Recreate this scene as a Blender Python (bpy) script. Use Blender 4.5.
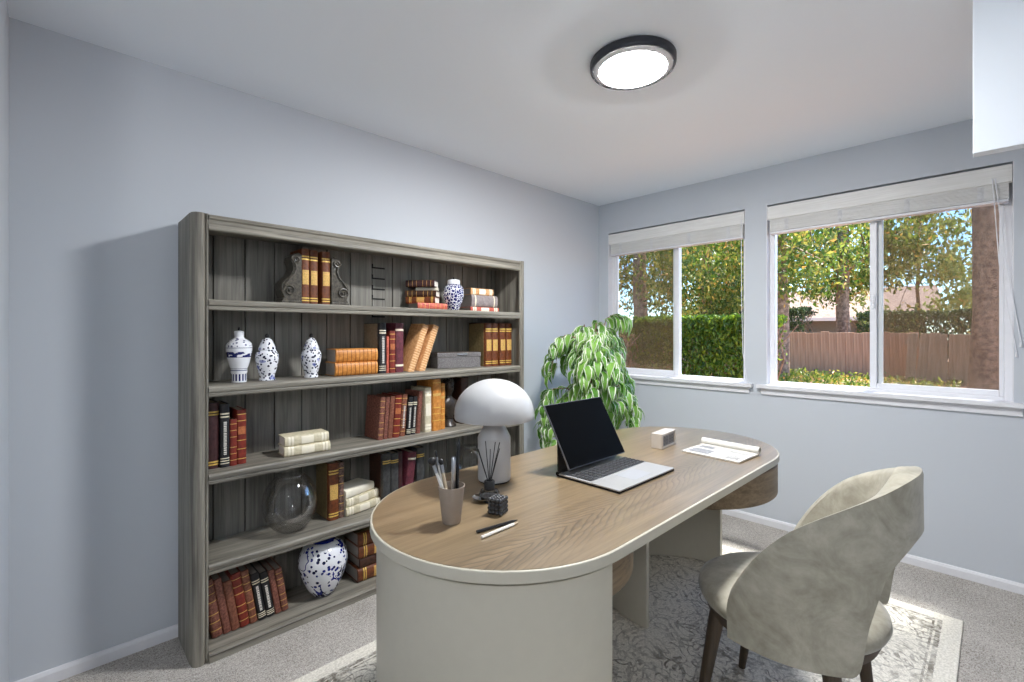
import bpy, bmesh, math, random
from mathutils import Vector, Matrix, Euler, noise as mnoise
PI = math.pi
for o in list(bpy.data.objects): bpy.data.objects.remove(o)
C = bpy.context.scene.collection
SC = bpy.context.scene

# ------------------------------------------------------------------ camera
EYE = 1.308
HEAD = math.radians(45.8)
cam_d = bpy.data.cameras.new('camera'); cam = bpy.data.objects.new('camera', cam_d); C.objects.link(cam)
cam.location = (0, 0, EYE)
cam.rotation_euler = (PI/2, 0, HEAD - PI/2)
cam_d.sensor_width = 36; cam_d.lens = 470/1024*36
cam_d.shift_y = -(341-333)/1024.0
cam_d.clip_start = .02; cam_d.clip_end = 300
SC.camera = cam

# ------------------------------------------------------------------ world, sun, exposure
w = bpy.data.worlds.new('sky'); SC.world = w; w.use_nodes = True
nt = w.node_tree; nt.nodes.clear()
out = nt.nodes.new('ShaderNodeOutputWorld'); bg = nt.nodes.new('ShaderNodeBackground')
sky = nt.nodes.new('ShaderNodeTexSky'); sky.sky_type = 'NISHITA'; sky.sun_disc = False
sky.sun_elevation = math.radians(60); sky.sun_rotation = math.radians(100); sky.air_density = .9; sky.dust_density = .1; sky.ozone_density = 2.5
bg.inputs['Strength'].default_value = .22
tint = nt.nodes.new('ShaderNodeMix'); tint.data_type = 'RGBA'; tint.blend_type = 'MULTIPLY'; tint.inputs[0].default_value = 1; tint.inputs[7].default_value = (.72, .90, 1.08, 1)
nt.links.new(sky.outputs[0], tint.inputs[6]); nt.links.new(tint.outputs[2], bg.inputs[0]); nt.links.new(bg.outputs[0], out.inputs[0])
sd = bpy.data.lights.new('sun', 'SUN'); sd.energy = 8.5; sd.angle = math.radians(5); sd.color = (1, .975, .94)
so = bpy.data.objects.new('sun', sd); C.objects.link(so); so.location = (12, 0, 20)
so.rotation_euler = Vector((-math.cos(math.radians(66)), .12, -math.sin(math.radians(66)))).to_track_quat('-Z', 'Y').to_euler()
CEILING_LAMP = 114.0
HALL_FILL = 18.0  # strength of the added fill globe, unseen behind the camera
vs = SC.view_settings; vs.view_transform = 'Standard'; vs.look = 'None'; vs.gamma = 1; vs.use_curve_mapping = False
vs.exposure = 1.5
cy = SC.cycles
try:
    cy.use_denoising = True; cy.max_bounces = 10; cy.diffuse_bounces = 6; cy.glossy_bounces = 4
    cy.transparent_max_bounces = 16; cy.transmission_bounces = 8; cy.sample_clamp_indirect = 6
    cy.caustics_reflective = False; cy.caustics_refractive = False
except Exception: pass

# ------------------------------------------------------------------ helpers
def tag(o, label=None, cat=None, group=None, kind=None):
    if label: o['label'] = label
    if cat: o['category'] = cat
    if group: o['group'] = group
    if kind: o['kind'] = kind
    return o

def empty(name, loc=(0,0,0), rot=(0,0,0), label=None, cat=None, group=None, kind=None):
    o = bpy.data.objects.new(name, None); C.objects.link(o)
    o.location = loc; o.rotation_euler = rot; o.empty_display_size = .05
    return tag(o, label, cat, group, kind)

class MB:
    """collects shapes, then links them as ONE mesh object"""
    def __init__(s): s.v = []; s.f = []; s.mi = []; s.m = 0
    def add(s, vs_, fs_):
        b = len(s.v); s.v += [tuple(p) for p in vs_]
        for f in fs_: s.f.append(tuple(i+b for i in f)); s.mi.append(s.m)
        return s
    def box(s, x0, y0, z0, x1, y1, z1, M=None):
        vs_ = [Vector(p) for p in ((x0,y0,z0),(x1,y0,z0),(x1,y1,z0),(x0,y1,z0),(x0,y0,z1),(x1,y0,z1),(x1,y1,z1),(x0,y1,z1))]
        if M: vs_ = [M @ p for p in vs_]
        return s.add(vs_, [(0,3,2,1),(4,5,6,7),(0,1,5,4),(1,2,6,5),(2,3,7,6),(3,0,4,7)])
    def lathe(s, prof, n=32, c=(0,0,0), M=None, cap=True):
        vs_ = []; fs_ = []
        for r, z in prof:
            for k in range(n):
                a = 2*PI*k/n; p = Vector((c[0]+r*math.cos(a), c[1]+r*math.sin(a), c[2]+z))
                vs_.append(M @ p if M else p)
        m = len(prof)
        for i in range(m-1):
            for k in range(n):
                a, b = i*n+k, i*n+(k+1) % n
                fs_.append((a, b, b+n, a+n))
        if cap:
            if prof[0][0] > 1e-5: fs_.append(tuple(reversed(range(n))))
            if prof[-1][0] > 1e-5: fs_.append(tuple((m-1)*n+k for k in range(n)))
        return s.add(vs_, fs_)
    def prism(s, poly, a, b, axis='z', M=None):
        """2D outline (counter-clockwise) swept from a to b along an axis"""
        n = len(poly)
        def P(u, v, t): return Vector({'z': (u,v,t), 'x': (t,u,v), 'y': (v,t,u)}[axis])
        vs_ = [P(u, v, a) for u, v in poly] + [P(u, v, b) for u, v in poly]
        if M: vs_ = [M @ p for p in vs_]
        fs_ = [tuple(reversed(range(n))), tuple(range(n, 2*n))]
        for i in range(n):
            j = (i+1) % n; fs_.append((i, j, j+n, i+n))
        return s.add(vs_, fs_)
    def tube(s, path, r, n=8, cap=True):
        path = [Vector(p) for p in path]; m = len(path)
        rs = r if isinstance(r, (list, tuple)) else [r]*m
        vs_ = []; fs_ = []
        t0 = (path[1]-path[0]).normalized()
        u = t0.orthogonal().normalized()
        for i, p in enumerate(path):
            t = (path[min(i+1, m-1)] - path[max(i-1, 0)]).normalized()
            u = (u - t*u.dot(t)).normalized(); v = t.cross(u)
            for k in range(n):
                a = 2*PI*k/n; vs_.append(p + (u*math.cos(a)+v*math.sin(a))*rs[i])
        for i in range(m-1):
            for k in range(n):
                a, b = i*n+k, i*n+(k+1) % n; fs_.append((a, b, b+n, a+n))
        if cap: fs_.append(tuple(reversed(range(n)))); fs_.append(tuple((m-1)*n+k for k in range(n)))
        return s.add(vs_, fs_)
    def sphere(s, c, r, n=12, m=8, sc=(1,1,1)):
        vs_ = [(c[0], c[1], c[2]-r*sc[2])]; fs_ = []
        for i in range(1, m):
            t = -PI/2+PI*i/m
            for k in range(n):
                a = 2*PI*k/n
                vs_.append((c[0]+r*sc[0]*math.cos(t)*math.cos(a), c[1]+r*sc[1]*math.cos(t)*math.sin(a), c[2]+r*sc[2]*math.sin(t)))
        vs_.append((c[0], c[1], c[2]+r*sc[2])); L = len(vs_)-1
        for k in range(n):
            fs_.append((0, 1+(k+1) % n, 1+k)); fs_.append((L, L-n+k, L-n+(k+1) % n))
        for i in range(m-2):
            for k in range(n):
                a, b = 1+i*n+k, 1+i*n+(k+1) % n; fs_.append((a, b, b+n, a+n))
        return s.add(vs_, fs_)
    def build(s, name, mats, parent=None, smooth=None, bevel=0, seg=2, label=None, kind=None, loc=None, rot=None):
        me = bpy.data.meshes.new(name); me.from_pydata(s.v, [], s.f)
        if not isinstance(mats, (list, tuple)): mats = [mats]
        for m in mats: me.materials.append(m)
        if len(mats) > 1: me.polygons.foreach_set('material_index', s.mi)
        if smooth is not None:
            me.polygons.foreach_set('use_smooth', [True]*len(me.polygons))
            me.set_sharp_from_angle(angle=math.radians(smooth))
        me.update()
        o = bpy.data.objects.new(name, me); C.objects.link(o)
        if parent: o.parent = parent
        if loc: o.location = loc
        if rot: o.rotation_euler = rot
        if bevel:
            b = o.modifiers.new('bevel', 'BEVEL'); b.width = bevel; b.segments = seg; b.limit_method = 'ANGLE'; b.angle_limit = math.radians(40)
            if smooth is None:
                me.polygons.foreach_set('use_smooth', [True]*len(me.polygons)); me.set_sharp_from_angle(angle=math.radians(35))
                b.harden_normals = True
        if label: o['label'] = label
        if kind: o['kind'] = kind
        return o

# ------------------------------------------------------------------ materials
def lin(r, g, b):
    f = lambda c: (c/255/12.92 if c/255 <= .04045 else ((c/255+.055)/1.055)**2.4)
    return (f(r), f(g), f(b), 1)
class NT:
    def __init__(s, name):
        s.m = bpy.data.materials.new(name); s.m.use_nodes = True; s.t = s.m.node_tree
        s.b = s.t.nodes['Principled BSDF']; s.o = s.t.nodes['Material Output']
    def n(s, typ, **kw):
        x = s.t.nodes.new(typ)
        for k, v in kw.items():
            if k.startswith('i_'):
                key = k[2:]; x.inputs[int(key) if key.isdigit() else key.replace('_', ' ')].default_value = v
            else: setattr(x, k, v)
        return x
    def l(s, a, b): s.t.links.new(a, b)
    def coord(s, scale=(1,1,1), rot=(0,0,0), loc=(0,0,0)):
        tc = s.n('ShaderNodeTexCoord'); mp = s.n('ShaderNodeMapping')
        mp.inputs['Scale'].default_value = scale; mp.inputs['Rotation'].default_value = rot; mp.inputs['Location'].default_value = loc
        s.l(tc.outputs['Object'], mp.inputs[0]); return mp.outputs[0]
    def noise(s, vec, scale, detail=4, rough=.5, dist=0):
        x = s.n('ShaderNodeTexNoise'); x.inputs['Scale'].default_value = scale; x.inputs['Detail'].default_value = detail
        x.inputs['Roughness'].default_value = rough; x.inputs['Distortion'].default_value = dist
        if vec is not None: s.l(vec, x.inputs['Vector'])
        return x.outputs['Fac']
    def ramp(s, fac, stops, interp='LINEAR'):
        x = s.n('ShaderNodeValToRGB'); cr = x.color_ramp; cr.interpolation = interp
        while len(cr.elements) < len(stops): cr.elements.new(.5)
        for e, (p, c) in zip(cr.elements, stops):
            e.position = p; e.color = c if not isinstance(c, (int, float)) else (c, c, c, 1)
        s.l(fac, x.inputs[0]); return x.outputs[0]
    def math(s, op, a, b=None, c=None, clamp=False):
        x = s.n('ShaderNodeMath', operation=op, use_clamp=clamp)
        for i, q in enumerate((a, b, c)):
            if q is None: continue
            if isinstance(q, (int, float)): x.inputs[i].default_value = q
            else: s.l(q, x.inputs[i])
        return x.outputs[0]
    def mix(s, fac, a, b, mode='MIX'):
        x = s.n('ShaderNodeMix', data_type='RGBA', blend_type=mode)
        for i, q in ((0, fac), (6, a), (7, b)):
            if isinstance(q, (int, float)): x.inputs[i].default_value = q
            elif isinstance(q, tuple): x.inputs[i].default_value = q
            else: s.l(q, x.inputs[i])
        return x.outputs[2]
    def bump(s, h, strength=.3, dist=.01):
        x = s.n('ShaderNodeBump'); x.inputs['Strength'].default_value = strength; x.inputs['Distance'].default_value = dist
        s.l(h, x.inputs['Height']); s.l(x.outputs[0], s.b.inputs['Normal'])
    def col(s, c):
        if isinstance(c, tuple): s.b.inputs['Base Color'].default_value = c
        else: s.l(c, s.b.inputs['Base Color'])
    def set(s, **kw):
        for k, v in kw.items(): s.b.inputs[k.replace('_', ' ')].default_value = v
        return s

def plain(name, c, rough=.6, metal=0, spec=.5, var=.08, vscale=30):
    t = NT(name); t.set(Roughness=rough, Metallic=metal); t.b.inputs['Specular IOR Level'].default_value = spec
    if var:
        n = t.noise(t.coord(), vscale, 3)
        d = tuple(x*(1-var) for x in c[:3])+(1,); e = tuple(min(1, x*(1+var)) for x in c[:3])+(1,)
        t.col(t.ramp(n, [(.3, d), (.7, e)]))
    else: t.col(c)
    return t.m

def wood(name, dark, light, axis='x', fine=1.0, rough=.55, bump=.15):
    t = NT(name); t.set(Roughness=rough)
    st = {'x': (1.2, 22, 22), 'y': (22, 1.2, 22), 'z': (22, 22, 1.2)}[axis]
    v = t.coord(tuple(q*fine for q in st))
    n1 = t.noise(v, 1.6, 6, .62, .35)
    st2 = {'x': (3, 140, 140), 'y': (140, 3, 140), 'z': (140, 140, 3)}[axis]
    n2 = t.noise(t.coord(st2), 1.3, 3, .6)
    f = t.math('ADD', t.math('MULTIPLY', n1, .72), t.math('MULTIPLY', n2, .28))
    t.col(t.ramp(f, [(.36, dark), (.64, light)])); t.bump(f, bump, .003)
    return t.m

M = {}
t = NT('wall_paint'); t.set(Roughness=.7); t.col(lin(197, 202, 209)); t.bump(t.noise(t.coord(), 260, 2), .05, .002); M['wall'] = t.m
t = NT('ceiling_paint'); t.set(Roughness=.85); t.col(lin(240, 246, 253)); t.bump(t.noise(t.coord(), 160, 3), .08, .003); M['ceiling'] = t.m
M['trim'] = plain('white_trim_paint', lin(226, 226, 230), .45, var=.02)
M['vinyl'] = plain('white_vinyl', lin(230, 231, 236), .35, var=.02)
t = NT('carpet'); t.set(Roughness=.95); t.b.inputs['Specular IOR Level'].default_value = .1
c = t.coord(); a = t.noise(c, 190, 2, .7); b = t.noise(c, 4, 3, .6); d = t.noise(c, 70, 2)
f = t.math('ADD', t.math('MULTIPLY', a, .62), t.math('ADD', t.math('MULTIPLY', b, .16), t.math('MULTIPLY', d, .22)))
t.col(t.ramp(f, [(.36, lin(122, 115, 108)), (.5, lin(186, 180, 173)), (.64, lin(224, 219, 213))]))
t.bump(a, .6, .012); M['carpet'] = t.m

def rug_mat():
    t = NT('distressed_rug'); t.set(Roughness=.95); t.b.inputs['Specular IOR Level'].default_value = .1
    tc = t.n('ShaderNodeTexCoord'); sp = t.n('ShaderNodeSeparateXYZ'); t.l(tc.outputs['Object'], sp.inputs[0])
    x, y = sp.outputs[0], sp.outputs[1]          # centred on the rug, metres
    c = t.coord()
    # scrolls: warped contour lines at two sizes, plus leaf blots
    n1 = t.noise(c, 5.5, 1.5, .5, 1.4); l1 = t.math('LESS_THAN', t.math('ABSOLUTE', t.math('SUBTRACT', t.math('FRACT', t.math('MULTIPLY', n1, 7)), .5)), .13)
    n2 = t.noise(c, 13, 1, .5, 1.0); l2 = t.math('LESS_THAN', t.math('ABSOLUTE', t.math('SUBTRACT', t.math('FRACT', t.math('MULTIPLY', n2, 5)), .5)), .12)
    vo = t.n('ShaderNodeTexVoronoi'); vo.inputs['Scale'].default_value = 9; t.l(c, vo.inputs['Vector'])
    rings = t.math('LESS_THAN', t.math('ABSOLUTE', t.math('SUBTRACT', t.math('FRACT', t.math('MULTIPLY', vo.outputs['Distance'], 5)), .5)), .16)
    blot = t.math('GREATER_THAN', t.noise(c, 9, 3, .6, .6), .57)
    pat = t.math('MAXIMUM', t.math('MAXIMUM', t.math('MULTIPLY', l1, .8), t.math('MULTIPLY', l2, .6)), t.math('MULTIPLY', t.math('MULTIPLY', rings, blot), .9))
    # border bands
    HX, HY = 1.24, .865
    dx = t.math('SUBTRACT', HX, t.math('ABSOLUTE', x)); dy = t.math('SUBTRACT', HY, t.math('ABSOLUTE', y)); e = t.math('MINIMUM', dx, dy)
    def band(at, wd): return t.math('LESS_THAN', t.math('ABSOLUTE', t.math('SUBTRACT', e, at)), wd)
    lines = t.math('MAXIMUM', t.math('MAXIMUM', band(.074, .008), band(.094, .004)), t.math('MAXIMUM', band(.30, .008), band(.33, .005)))
    inside = t.math('GREATER_THAN', e, .064)
    fr = t.noise(c, 42, 3, .7); wear = t.math('MULTIPLY', t.ramp(t.noise(c, 2.6, 4, .65), [(.32, .25), (.6, 1.0)]), t.ramp(fr, [(.33, .1), (.6, 1.0)]))
    p = t.math('MULTIPLY', t.math('MULTIPLY', t.math('MAXIMUM', pat, lines), inside), wear)
    base = t.ramp(t.noise(c, 120, 2, .6), [(.35, lin(214, 208, 196)), (.65, lin(244, 239, 228))])
    t.col(t.mix(t.math('MULTIPLY', p, .93, clamp=True), base, lin(86, 77, 62)))
    t.bump(t.noise(c, 170, 2), .5, .008); return t.m
M['rug'] = rug_mat()

GD, GL = lin(92, 88, 80), lin(152, 147, 135)
M['gwood_x'] = wood('grey_oak_along', GD, GL, 'x'); M['gwood_z'] = wood('grey_oak_upright', GD, GL, 'z')
M['gback'] = wood('grey_back_planks', lin(92, 90, 84), lin(138, 135, 127), 'z')
M['dark_gap'] = plain('dark_joint', lin(26, 26, 24), .9)

def veneer():
    t = NT('oak_veneer'); t.set(Roughness=.34); t.b.inputs['Coat Weight'].default_value = 1.0; t.b.inputs['Coat Roughness'].default_value = .32
    tc = t.n('ShaderNodeTexCoord'); sp = t.n('ShaderNodeSeparateXYZ'); t.l(tc.outputs['Object'], sp.inputs[0]); x, y = sp.outputs[0], sp.outputs[1]
    wob = t.noise(t.coord((2.2, 7, 1)), 1.4, 3, .55)
    fine = t.noise(t.coord((4, 150, 1)), 1.0, 3, .6); med = t.noise(t.coord((1.3, 26, 1)), 1.5, 4, .6, .3)
    yy = t.math('ADD', y, t.math('ADD', .22, t.math('MULTIPLY', x, -.03)))       # cathedral axis near the front edge
    q = t.math('SUBTRACT', t.math('MULTIPLY', t.math('ABSOLUTE', yy), 3.4), t.math('MULTIPLY', x, -1.0))
    q = t.math('ADD', q, t.math('MULTIPLY', wob, .22))
    ring = t.math('FRACT', t.math('MULTIPLY', q, 17)); ring = t.ramp(ring, [(0, 1.0), (.22, .25), (.8, 0.0), (1, .9)])
    mask = t.ramp(t.math('ABSOLUTE', yy), [(.03, 1.0), (.14, 0.0)])
    f = t.math('ADD', t.math('MULTIPLY', med, .6), t.math('MULTIPLY', fine, .4))
    base = t.ramp(f, [(.36, lin(112, 94, 68)), (.64, lin(148, 126, 96))])
    t.col(t.mix(t.math('MULTIPLY', t.math('MULTIPLY', ring, mask), .85), base, lin(74, 58, 40)))
    t.bump(f, .08, .002); return t.m
M['veneer'] = veneer()
M['drum_wood'] = wood('oak_drum_veneer', lin(104, 86, 64), lin(156, 134, 106), 'x', .7)
M['desk_white'] = plain('desk_lacquer', lin(194, 188, 172), .38, var=.015)
M['gap_black'] = plain('shadow_gap', lin(34, 31, 28), .8)

def velvet():
    t = NT('taupe_velvet'); t.set(Roughness=.85); t.b.inputs['Sheen Weight'].default_value = .35; t.b.inputs['Sheen Roughness'].default_value = .4
    t.b.inputs['Specular IOR Level'].default_value = .15
    c = t.coord(); n = t.noise(c, 7, 5, .68, 1.2); n2 = t.noise(c, 30, 3, .6)
    f = t.math('ADD', t.math('MULTIPLY', n, .7), t.math('MULTIPLY', n2, .3))
    t.col(t.ramp(f, [(.36, lin(150, 144, 128)), (.62, lin(184, 178, 162))])); t.bump(n2, .08, .004); return t.m
M['velvet'] = velvet()
M['leg_wood'] = wood('walnut_leg', lin(52, 42, 32), lin(88, 72, 55), 'z', .8)
M['black'] = plain('matte_black', lin(24, 24, 26), .5)
M['lamp_white'] = plain('lamp_white_enamel', lin(182, 182, 183), .32, var=0)
M['taupe_cup'] = plain('taupe_ceramic', lin(150, 138, 127), .7, var=.04)
M['metal'] = plain('brushed_steel', lin(185, 186, 190), .28, 1.0, var=.04)
M['silver'] = plain('polished_silver', lin(225, 225, 225), .08, 1.0, var=0)
M['graphite'] = plain('graphite_aluminium', lin(120, 120, 124), .38, .7, var=.02)
M['deck'] = plain('laptop_deck', lin(180, 179, 178), .35, .35, var=.01)
M['screen'] = plain('laptop_screen_glass', lin(6, 6, 6), .5, 0, .03, var=0)
M['key'] = plain('dark_keycap', lin(48, 48, 50), .6, var=0)
M['trackpad'] = plain('trackpad_glass', lin(176, 177, 182), .3, .2, var=0)
M['paper'] = plain('paper', lin(208, 205, 198), .8, var=.04, vscale=60)
M['ink_grey'] = plain('grey_print', lin(140, 140, 142), .8, var=.2, vscale=90)
M['clockbox'] = plain('clock_taupe', lin(196, 188, 178), .5, var=.03)
M['pages'] = plain('book_pages', lin(200, 190, 172), .9, var=.1, vscale=200)
M['pages_white'] = plain('white_book_pages', lin(232, 226, 216), .9, var=.06, vscale=200)
M['pages_grey'] = plain('grey_book_pages', lin(150, 143, 136), .9, var=.1, vscale=200)
M['gold'] = plain('gilt', lin(226, 190, 98), .4, .25, var=.18, vscale=120)
M['goldlabel'] = plain('gilt_label', lin(205, 165, 92), .5, .1, var=.3, vscale=260)
M['creamband'] = plain('cream_band', lin(232, 222, 196), .6, var=.08)
M['ivory'] = plain('ivory_label', lin(236, 228, 208), .7, var=.06)
M['white_ink'] = plain('white_lettering', lin(220, 214, 205), .7, var=0)
def leather(name, c, c2=None, sc=60, rough=.5):
    t = NT(name); t.set(Roughness=rough); n = t.noise(t.coord(), sc, 4, .65)
    c2 = c2 or tuple(q*1.7 for q in c[:3])+(1,)
    t.col(t.ramp(n, [(.38, c), (.66, c2)])); t.bump(n, .2, .002); return t.m
M['brown'] = leather('brown_leather', lin(84, 42, 20), lin(124, 66, 32))
M['darkbrown'] = leather('dark_brown_leather', lin(46, 26, 18), lin(74, 42, 28))
M['redbrown'] = leather('red_brown_leather', lin(92, 50, 40), lin(150, 96, 80), 110)
M['redbrown2'] = leather('rust_brown_leather', lin(104, 58, 42), lin(146, 92, 70), 90)
M['red'] = leather('red_leather', lin(104, 30, 20), lin(136, 48, 34))
M['maroon'] = leather('maroon_leather', lin(82, 32, 44), lin(112, 52, 62))
M['darkmaroon'] = leather('dark_maroon_leather', lin(54, 30, 32), lin(74, 42, 44))
M['blackbook'] = leather('black_cloth', lin(20, 19, 22), lin(36, 34, 38))
M['charcoal'] = leather('charcoal_cloth', lin(52, 52, 52), lin(74, 74, 73))
M['orange'] = leather('orange_leather', lin(184, 116, 46), lin(216, 148, 72))
M['orange2'] = leather('tan_leather', lin(196, 138, 84), lin(224, 176, 124))
M['olive'] = leather('olive_board', lin(112, 96, 62), lin(136, 118, 80))
M['beige'] = leather('beige_board', lin(128, 116, 96), lin(150, 138, 116))
M['cream'] = leather('cream_cloth', lin(196, 186, 156), lin(220, 210, 182))
M['mauvegrey'] = leather('mauve_grey_cloth', lin(128, 118, 118), lin(156, 145, 142))
M['salmon'] = leather('salmon_leather', lin(168, 70, 56), lin(206, 112, 92))
M['mottled'] = leather('mottled_brown', lin(60, 44, 38), lin(140, 108, 96), 90)
def blue_white(name, kind):
    t = NT(name); t.set(Roughness=.14); c = t.coord()
    white = lin(232, 233, 238); blue = lin(30, 42, 128); navy = lin(22, 26, 60)
    if kind == 'dense':        # vine scrolls all over
        v = t.n('ShaderNodeTexVoronoi', feature='DISTANCE_TO_EDGE'); v.inputs['Scale'].default_value = 62; t.l(c, v.inputs['Vector'])
        f = t.math('LESS_THAN', t.math('MULTIPLY', v.outputs[0], t.math('ADD', .55, t.noise(c, 40, 2))), .085)
        t.col(t.mix(f, lin(24, 28, 96), white))
    elif kind == 'speckle':    # small leaves scattered on white
        v = t.n('ShaderNodeTexVoronoi'); v.inputs['Scale'].default_value = 78; t.l(c, v.inputs['Vector'])
        f = t.math('LESS_THAN', v.outputs['Distance'], t.math('MULTIPLY', t.noise(c, 50, 2), .72))
        big = t.math('GREATER_THAN', t.noise(c, 22, 2), .62)
        t.col(t.mix(t.math('MULTIPLY', big, .7), t.mix(f, white, navy), lin(96, 108, 176)))
    elif kind == 'banded':     # bird band between leaf bands
        sp = t.n('ShaderNodeSeparateXYZ'); tc = t.n('ShaderNodeTexCoord'); t.l(tc.outputs['Object'], sp.inputs[0]); z = sp.outputs[2]
        v = t.n('ShaderNodeTexVoronoi'); v.inputs['Scale'].default_value = 70; t.l(c, v.inputs['Vector'])
        leaf = t.math('LESS_THAN', v.outputs['Distance'], .34)
        def zb(a, b): return t.math('MULTIPLY', t.math('GREATER_THAN', z, a), t.math('LESS_THAN', z, b))
        bird = t.math('MULTIPLY', zb(.108, .132), t.math('GREATER_THAN', t.noise(t.coord((1,1,2.2)), 24, 2), .47))
        line = t.math('MAXIMUM', zb(.148, .150), t.math('MAXIMUM', zb(.050, .053), zb(.058, .060)))
        upper = t.math('MULTIPLY', leaf, t.math('GREATER_THAN', z, .152))
        at = t.n('ShaderNodeMath', operation='ARCTAN2'); t.l(sp.outputs[1], at.inputs[0]); t.l(sp.outputs[0], at.inputs[1])
        st = t.math('MULTIPLY', zb(.006, .036), t.math('LESS_THAN', t.math('FRACT', t.math('MULTIPLY', at.outputs[0], 2.2)), .5))
        f = t.math('MAXIMUM', t.math('MAXIMUM', bird, line), t.math('MAXIMUM', t.math('MULTIPLY', upper, .8), st))
        t.col(t.mix(f, white, lin(38, 44, 104)))
    else:                      # branches and blossom on white
        n = t.noise(c, 7, 2, .5, .8); br = t.math('LESS_THAN', t.math('ABSOLUTE', t.math('SUBTRACT', n, .5)), .016)
        br = t.math('MULTIPLY', br, t.math('GREATER_THAN', t.noise(c, 5, 1), .44))
        v = t.n('ShaderNodeTexVoronoi'); v.inputs['Scale'].default_value = 52; t.l(c, v.inputs['Vector'])
        lf = t.math('MULTIPLY', t.math('LESS_THAN', v.outputs['Distance'], .40), t.math('GREATER_THAN', t.noise(c, 11, 2), .46))
        f = t.math('MAXIMUM', br, lf)
        t.col(t.mix(f, white, t.ramp(t.noise(c, 14, 2), [(.42, navy), (.55, blue)])))
    return t.m
M['vase_banded'] = blue_white('porcelain_bird_band', 'banded'); M['vase_speckle'] = blue_white('porcelain_leaf_scatter', 'speckle')
M['vase_dense'] = blue_white('porcelain_vine', 'dense'); M['vase_branch'] = blue_white('porcelain_blossom', 'branch')
M['porcelain'] = plain('white_porcelain', lin(232, 233, 238), .14, var=0)
M['cobalt'] = plain('cobalt_glaze', lin(30, 44, 130), .15, var=.1)
M['bronze'] = leather('dark_bronze', lin(40, 33, 28), lin(66, 56, 48), 40, .35)
M['pewter'] = leather('carved_grey', lin(50, 47, 42), lin(98, 92, 81), 80, .32)
M['boxside'] = leather('pebbled_grey', lin(84, 81, 81), lin(136, 132, 132), 260, .5)
M['boxlid'] = leather('brown_lid', lin(58, 46, 38), lin(78, 64, 54), 60, .5)
def thin_glass(name, tint=(1,1,1,1), refl=.09, cap=.7):
    t = NT(name); tr = t.n('ShaderNodeBsdfTransparent'); gl = t.n('ShaderNodeBsdfGlossy'); mx = t.n('ShaderNodeMixShader'); lw = t.n('ShaderNodeLayerWeight')
    tr.inputs[0].default_value = tint; gl.inputs['Roughness'].default_value = .02; lw.inputs['Blend'].default_value = refl*3
    f = t.math('MULTIPLY', lw.outputs['Fresnel'], cap)
    t.l(f, mx.inputs[0]); t.l(tr.outputs[0], mx.inputs[1]); t.l(gl.outputs[0], mx.inputs[2]); t.l(mx.outputs[0], t.o.inputs[0]); return t.m
M['pane'] = thin_glass('window_glass', (.97, .98, .97, 1), .05)
M['bowl_glass'] = thin_glass('bowl_glass', (.99, .99, .99, 1), .14, .35)
t = NT('screen_mesh'); tr = t.n('ShaderNodeBsdfTransparent'); df = t.n('ShaderNodeBsdfDiffuse'); mx = t.n('ShaderNodeMixShader')
df.inputs[0].default_value = lin(128, 104, 84); mx.inputs[0].default_value = .34
t.l(tr.outputs[0], mx.inputs[1]); t.l(df.outputs[0], mx.inputs[2]); t.l(mx.outputs[0], t.o.inputs[0]); M['mesh'] = t.m
t = NT('lamp_diffuser'); t.set(Roughness=.4); t.col((.9, .9, .9, 1)); t.b.inputs['Emission Color'].default_value = (.98, .99, 1, 1); t.b.inputs['Emission Strength'].default_value = CEILING_LAMP; M['glow'] = t.m
t = NT('added_hall_glow'); t.set(Roughness=.4); t.col((.9, .9, .9, 1)); t.b.inputs['Emission Color'].default_value = (.98, .99, 1, 1); t.b.inputs['Emission Strength'].default_value = HALL_FILL; M['glow_fill'] = t.m
M['bezel'] = plain('frosted_bezel', lin(215, 216, 220), .5, var=0)
M['housing'] = plain('dark_housing', lin(52, 54, 60), .4, .3, var=0)
t = NT('blind_slats'); t.set(Roughness=.55)
sp = t.n('ShaderNodeSeparateXYZ'); tc = t.n('ShaderNodeTexCoord'); t.l(tc.outputs['Object'], sp.inputs[0])
t.col(t.ramp(t.noise(t.coord((1, 3, 90)), 1.5, 3), [(.3, lin(220, 219, 216)), (.7, lin(234, 233, 231))])); M['blind'] = t.m

# ------------------------------------------------------------------ room shell
XW, YB, ZC, XL, YE = 3.477, 2.464, 2.44, -.118, -1.35
HX0, HY1 = -1.75, 1.42           # hall behind the doorway on the left of the camera
def struct(o): o['kind'] = 'structure'; return o
struct(MB().box(HX0-.1, YE-.1, -.06, XW+.12, YB+.1, 0).build('floor', M['carpet']))
struct(MB().box(HX0-.1, YE-.1, ZC, XW+.12, YB+.1, ZC+.08).build('ceiling', M['ceiling']))
struct(MB().box(XL-.1, YB, 0, XW+.12, YB+.1, ZC).build('wall_left', M['wall']))
W1 = (1.225, 2.366); W2 = (-.066, 1.088); ZS, ZT = .955, 2.178
mb = MB()
mb.box(XW, YE-.1, 0, XW+.12, YB, ZS); mb.box(XW, YE-.1, ZT, XW+.12, YB, ZC)
for a, b in ((YE-.1, W2[0]), (W2[1], W1[0]), (W1[1], YB)): mb.box(XW, a, ZS, XW+.12, b, ZT)
struct(mb.build('wall_right', M['wall']))
struct(MB().box(XL-.1, HY1, 0, XL, YB, ZC).build('wall_entry', M['wall']))
struct(MB().box(HX0-.1, YE-.1, 0, XW, YE, ZC).build('wall_rear', M['wall']))
mb = MB(); mb.box(HX0-.1, YE, 0, HX0, HY1+.1, ZC); mb.box(HX0, HY1, 0, XL-.1, HY1+.1, ZC)
struct(mb.build('wall_hall', M['wall']))
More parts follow.
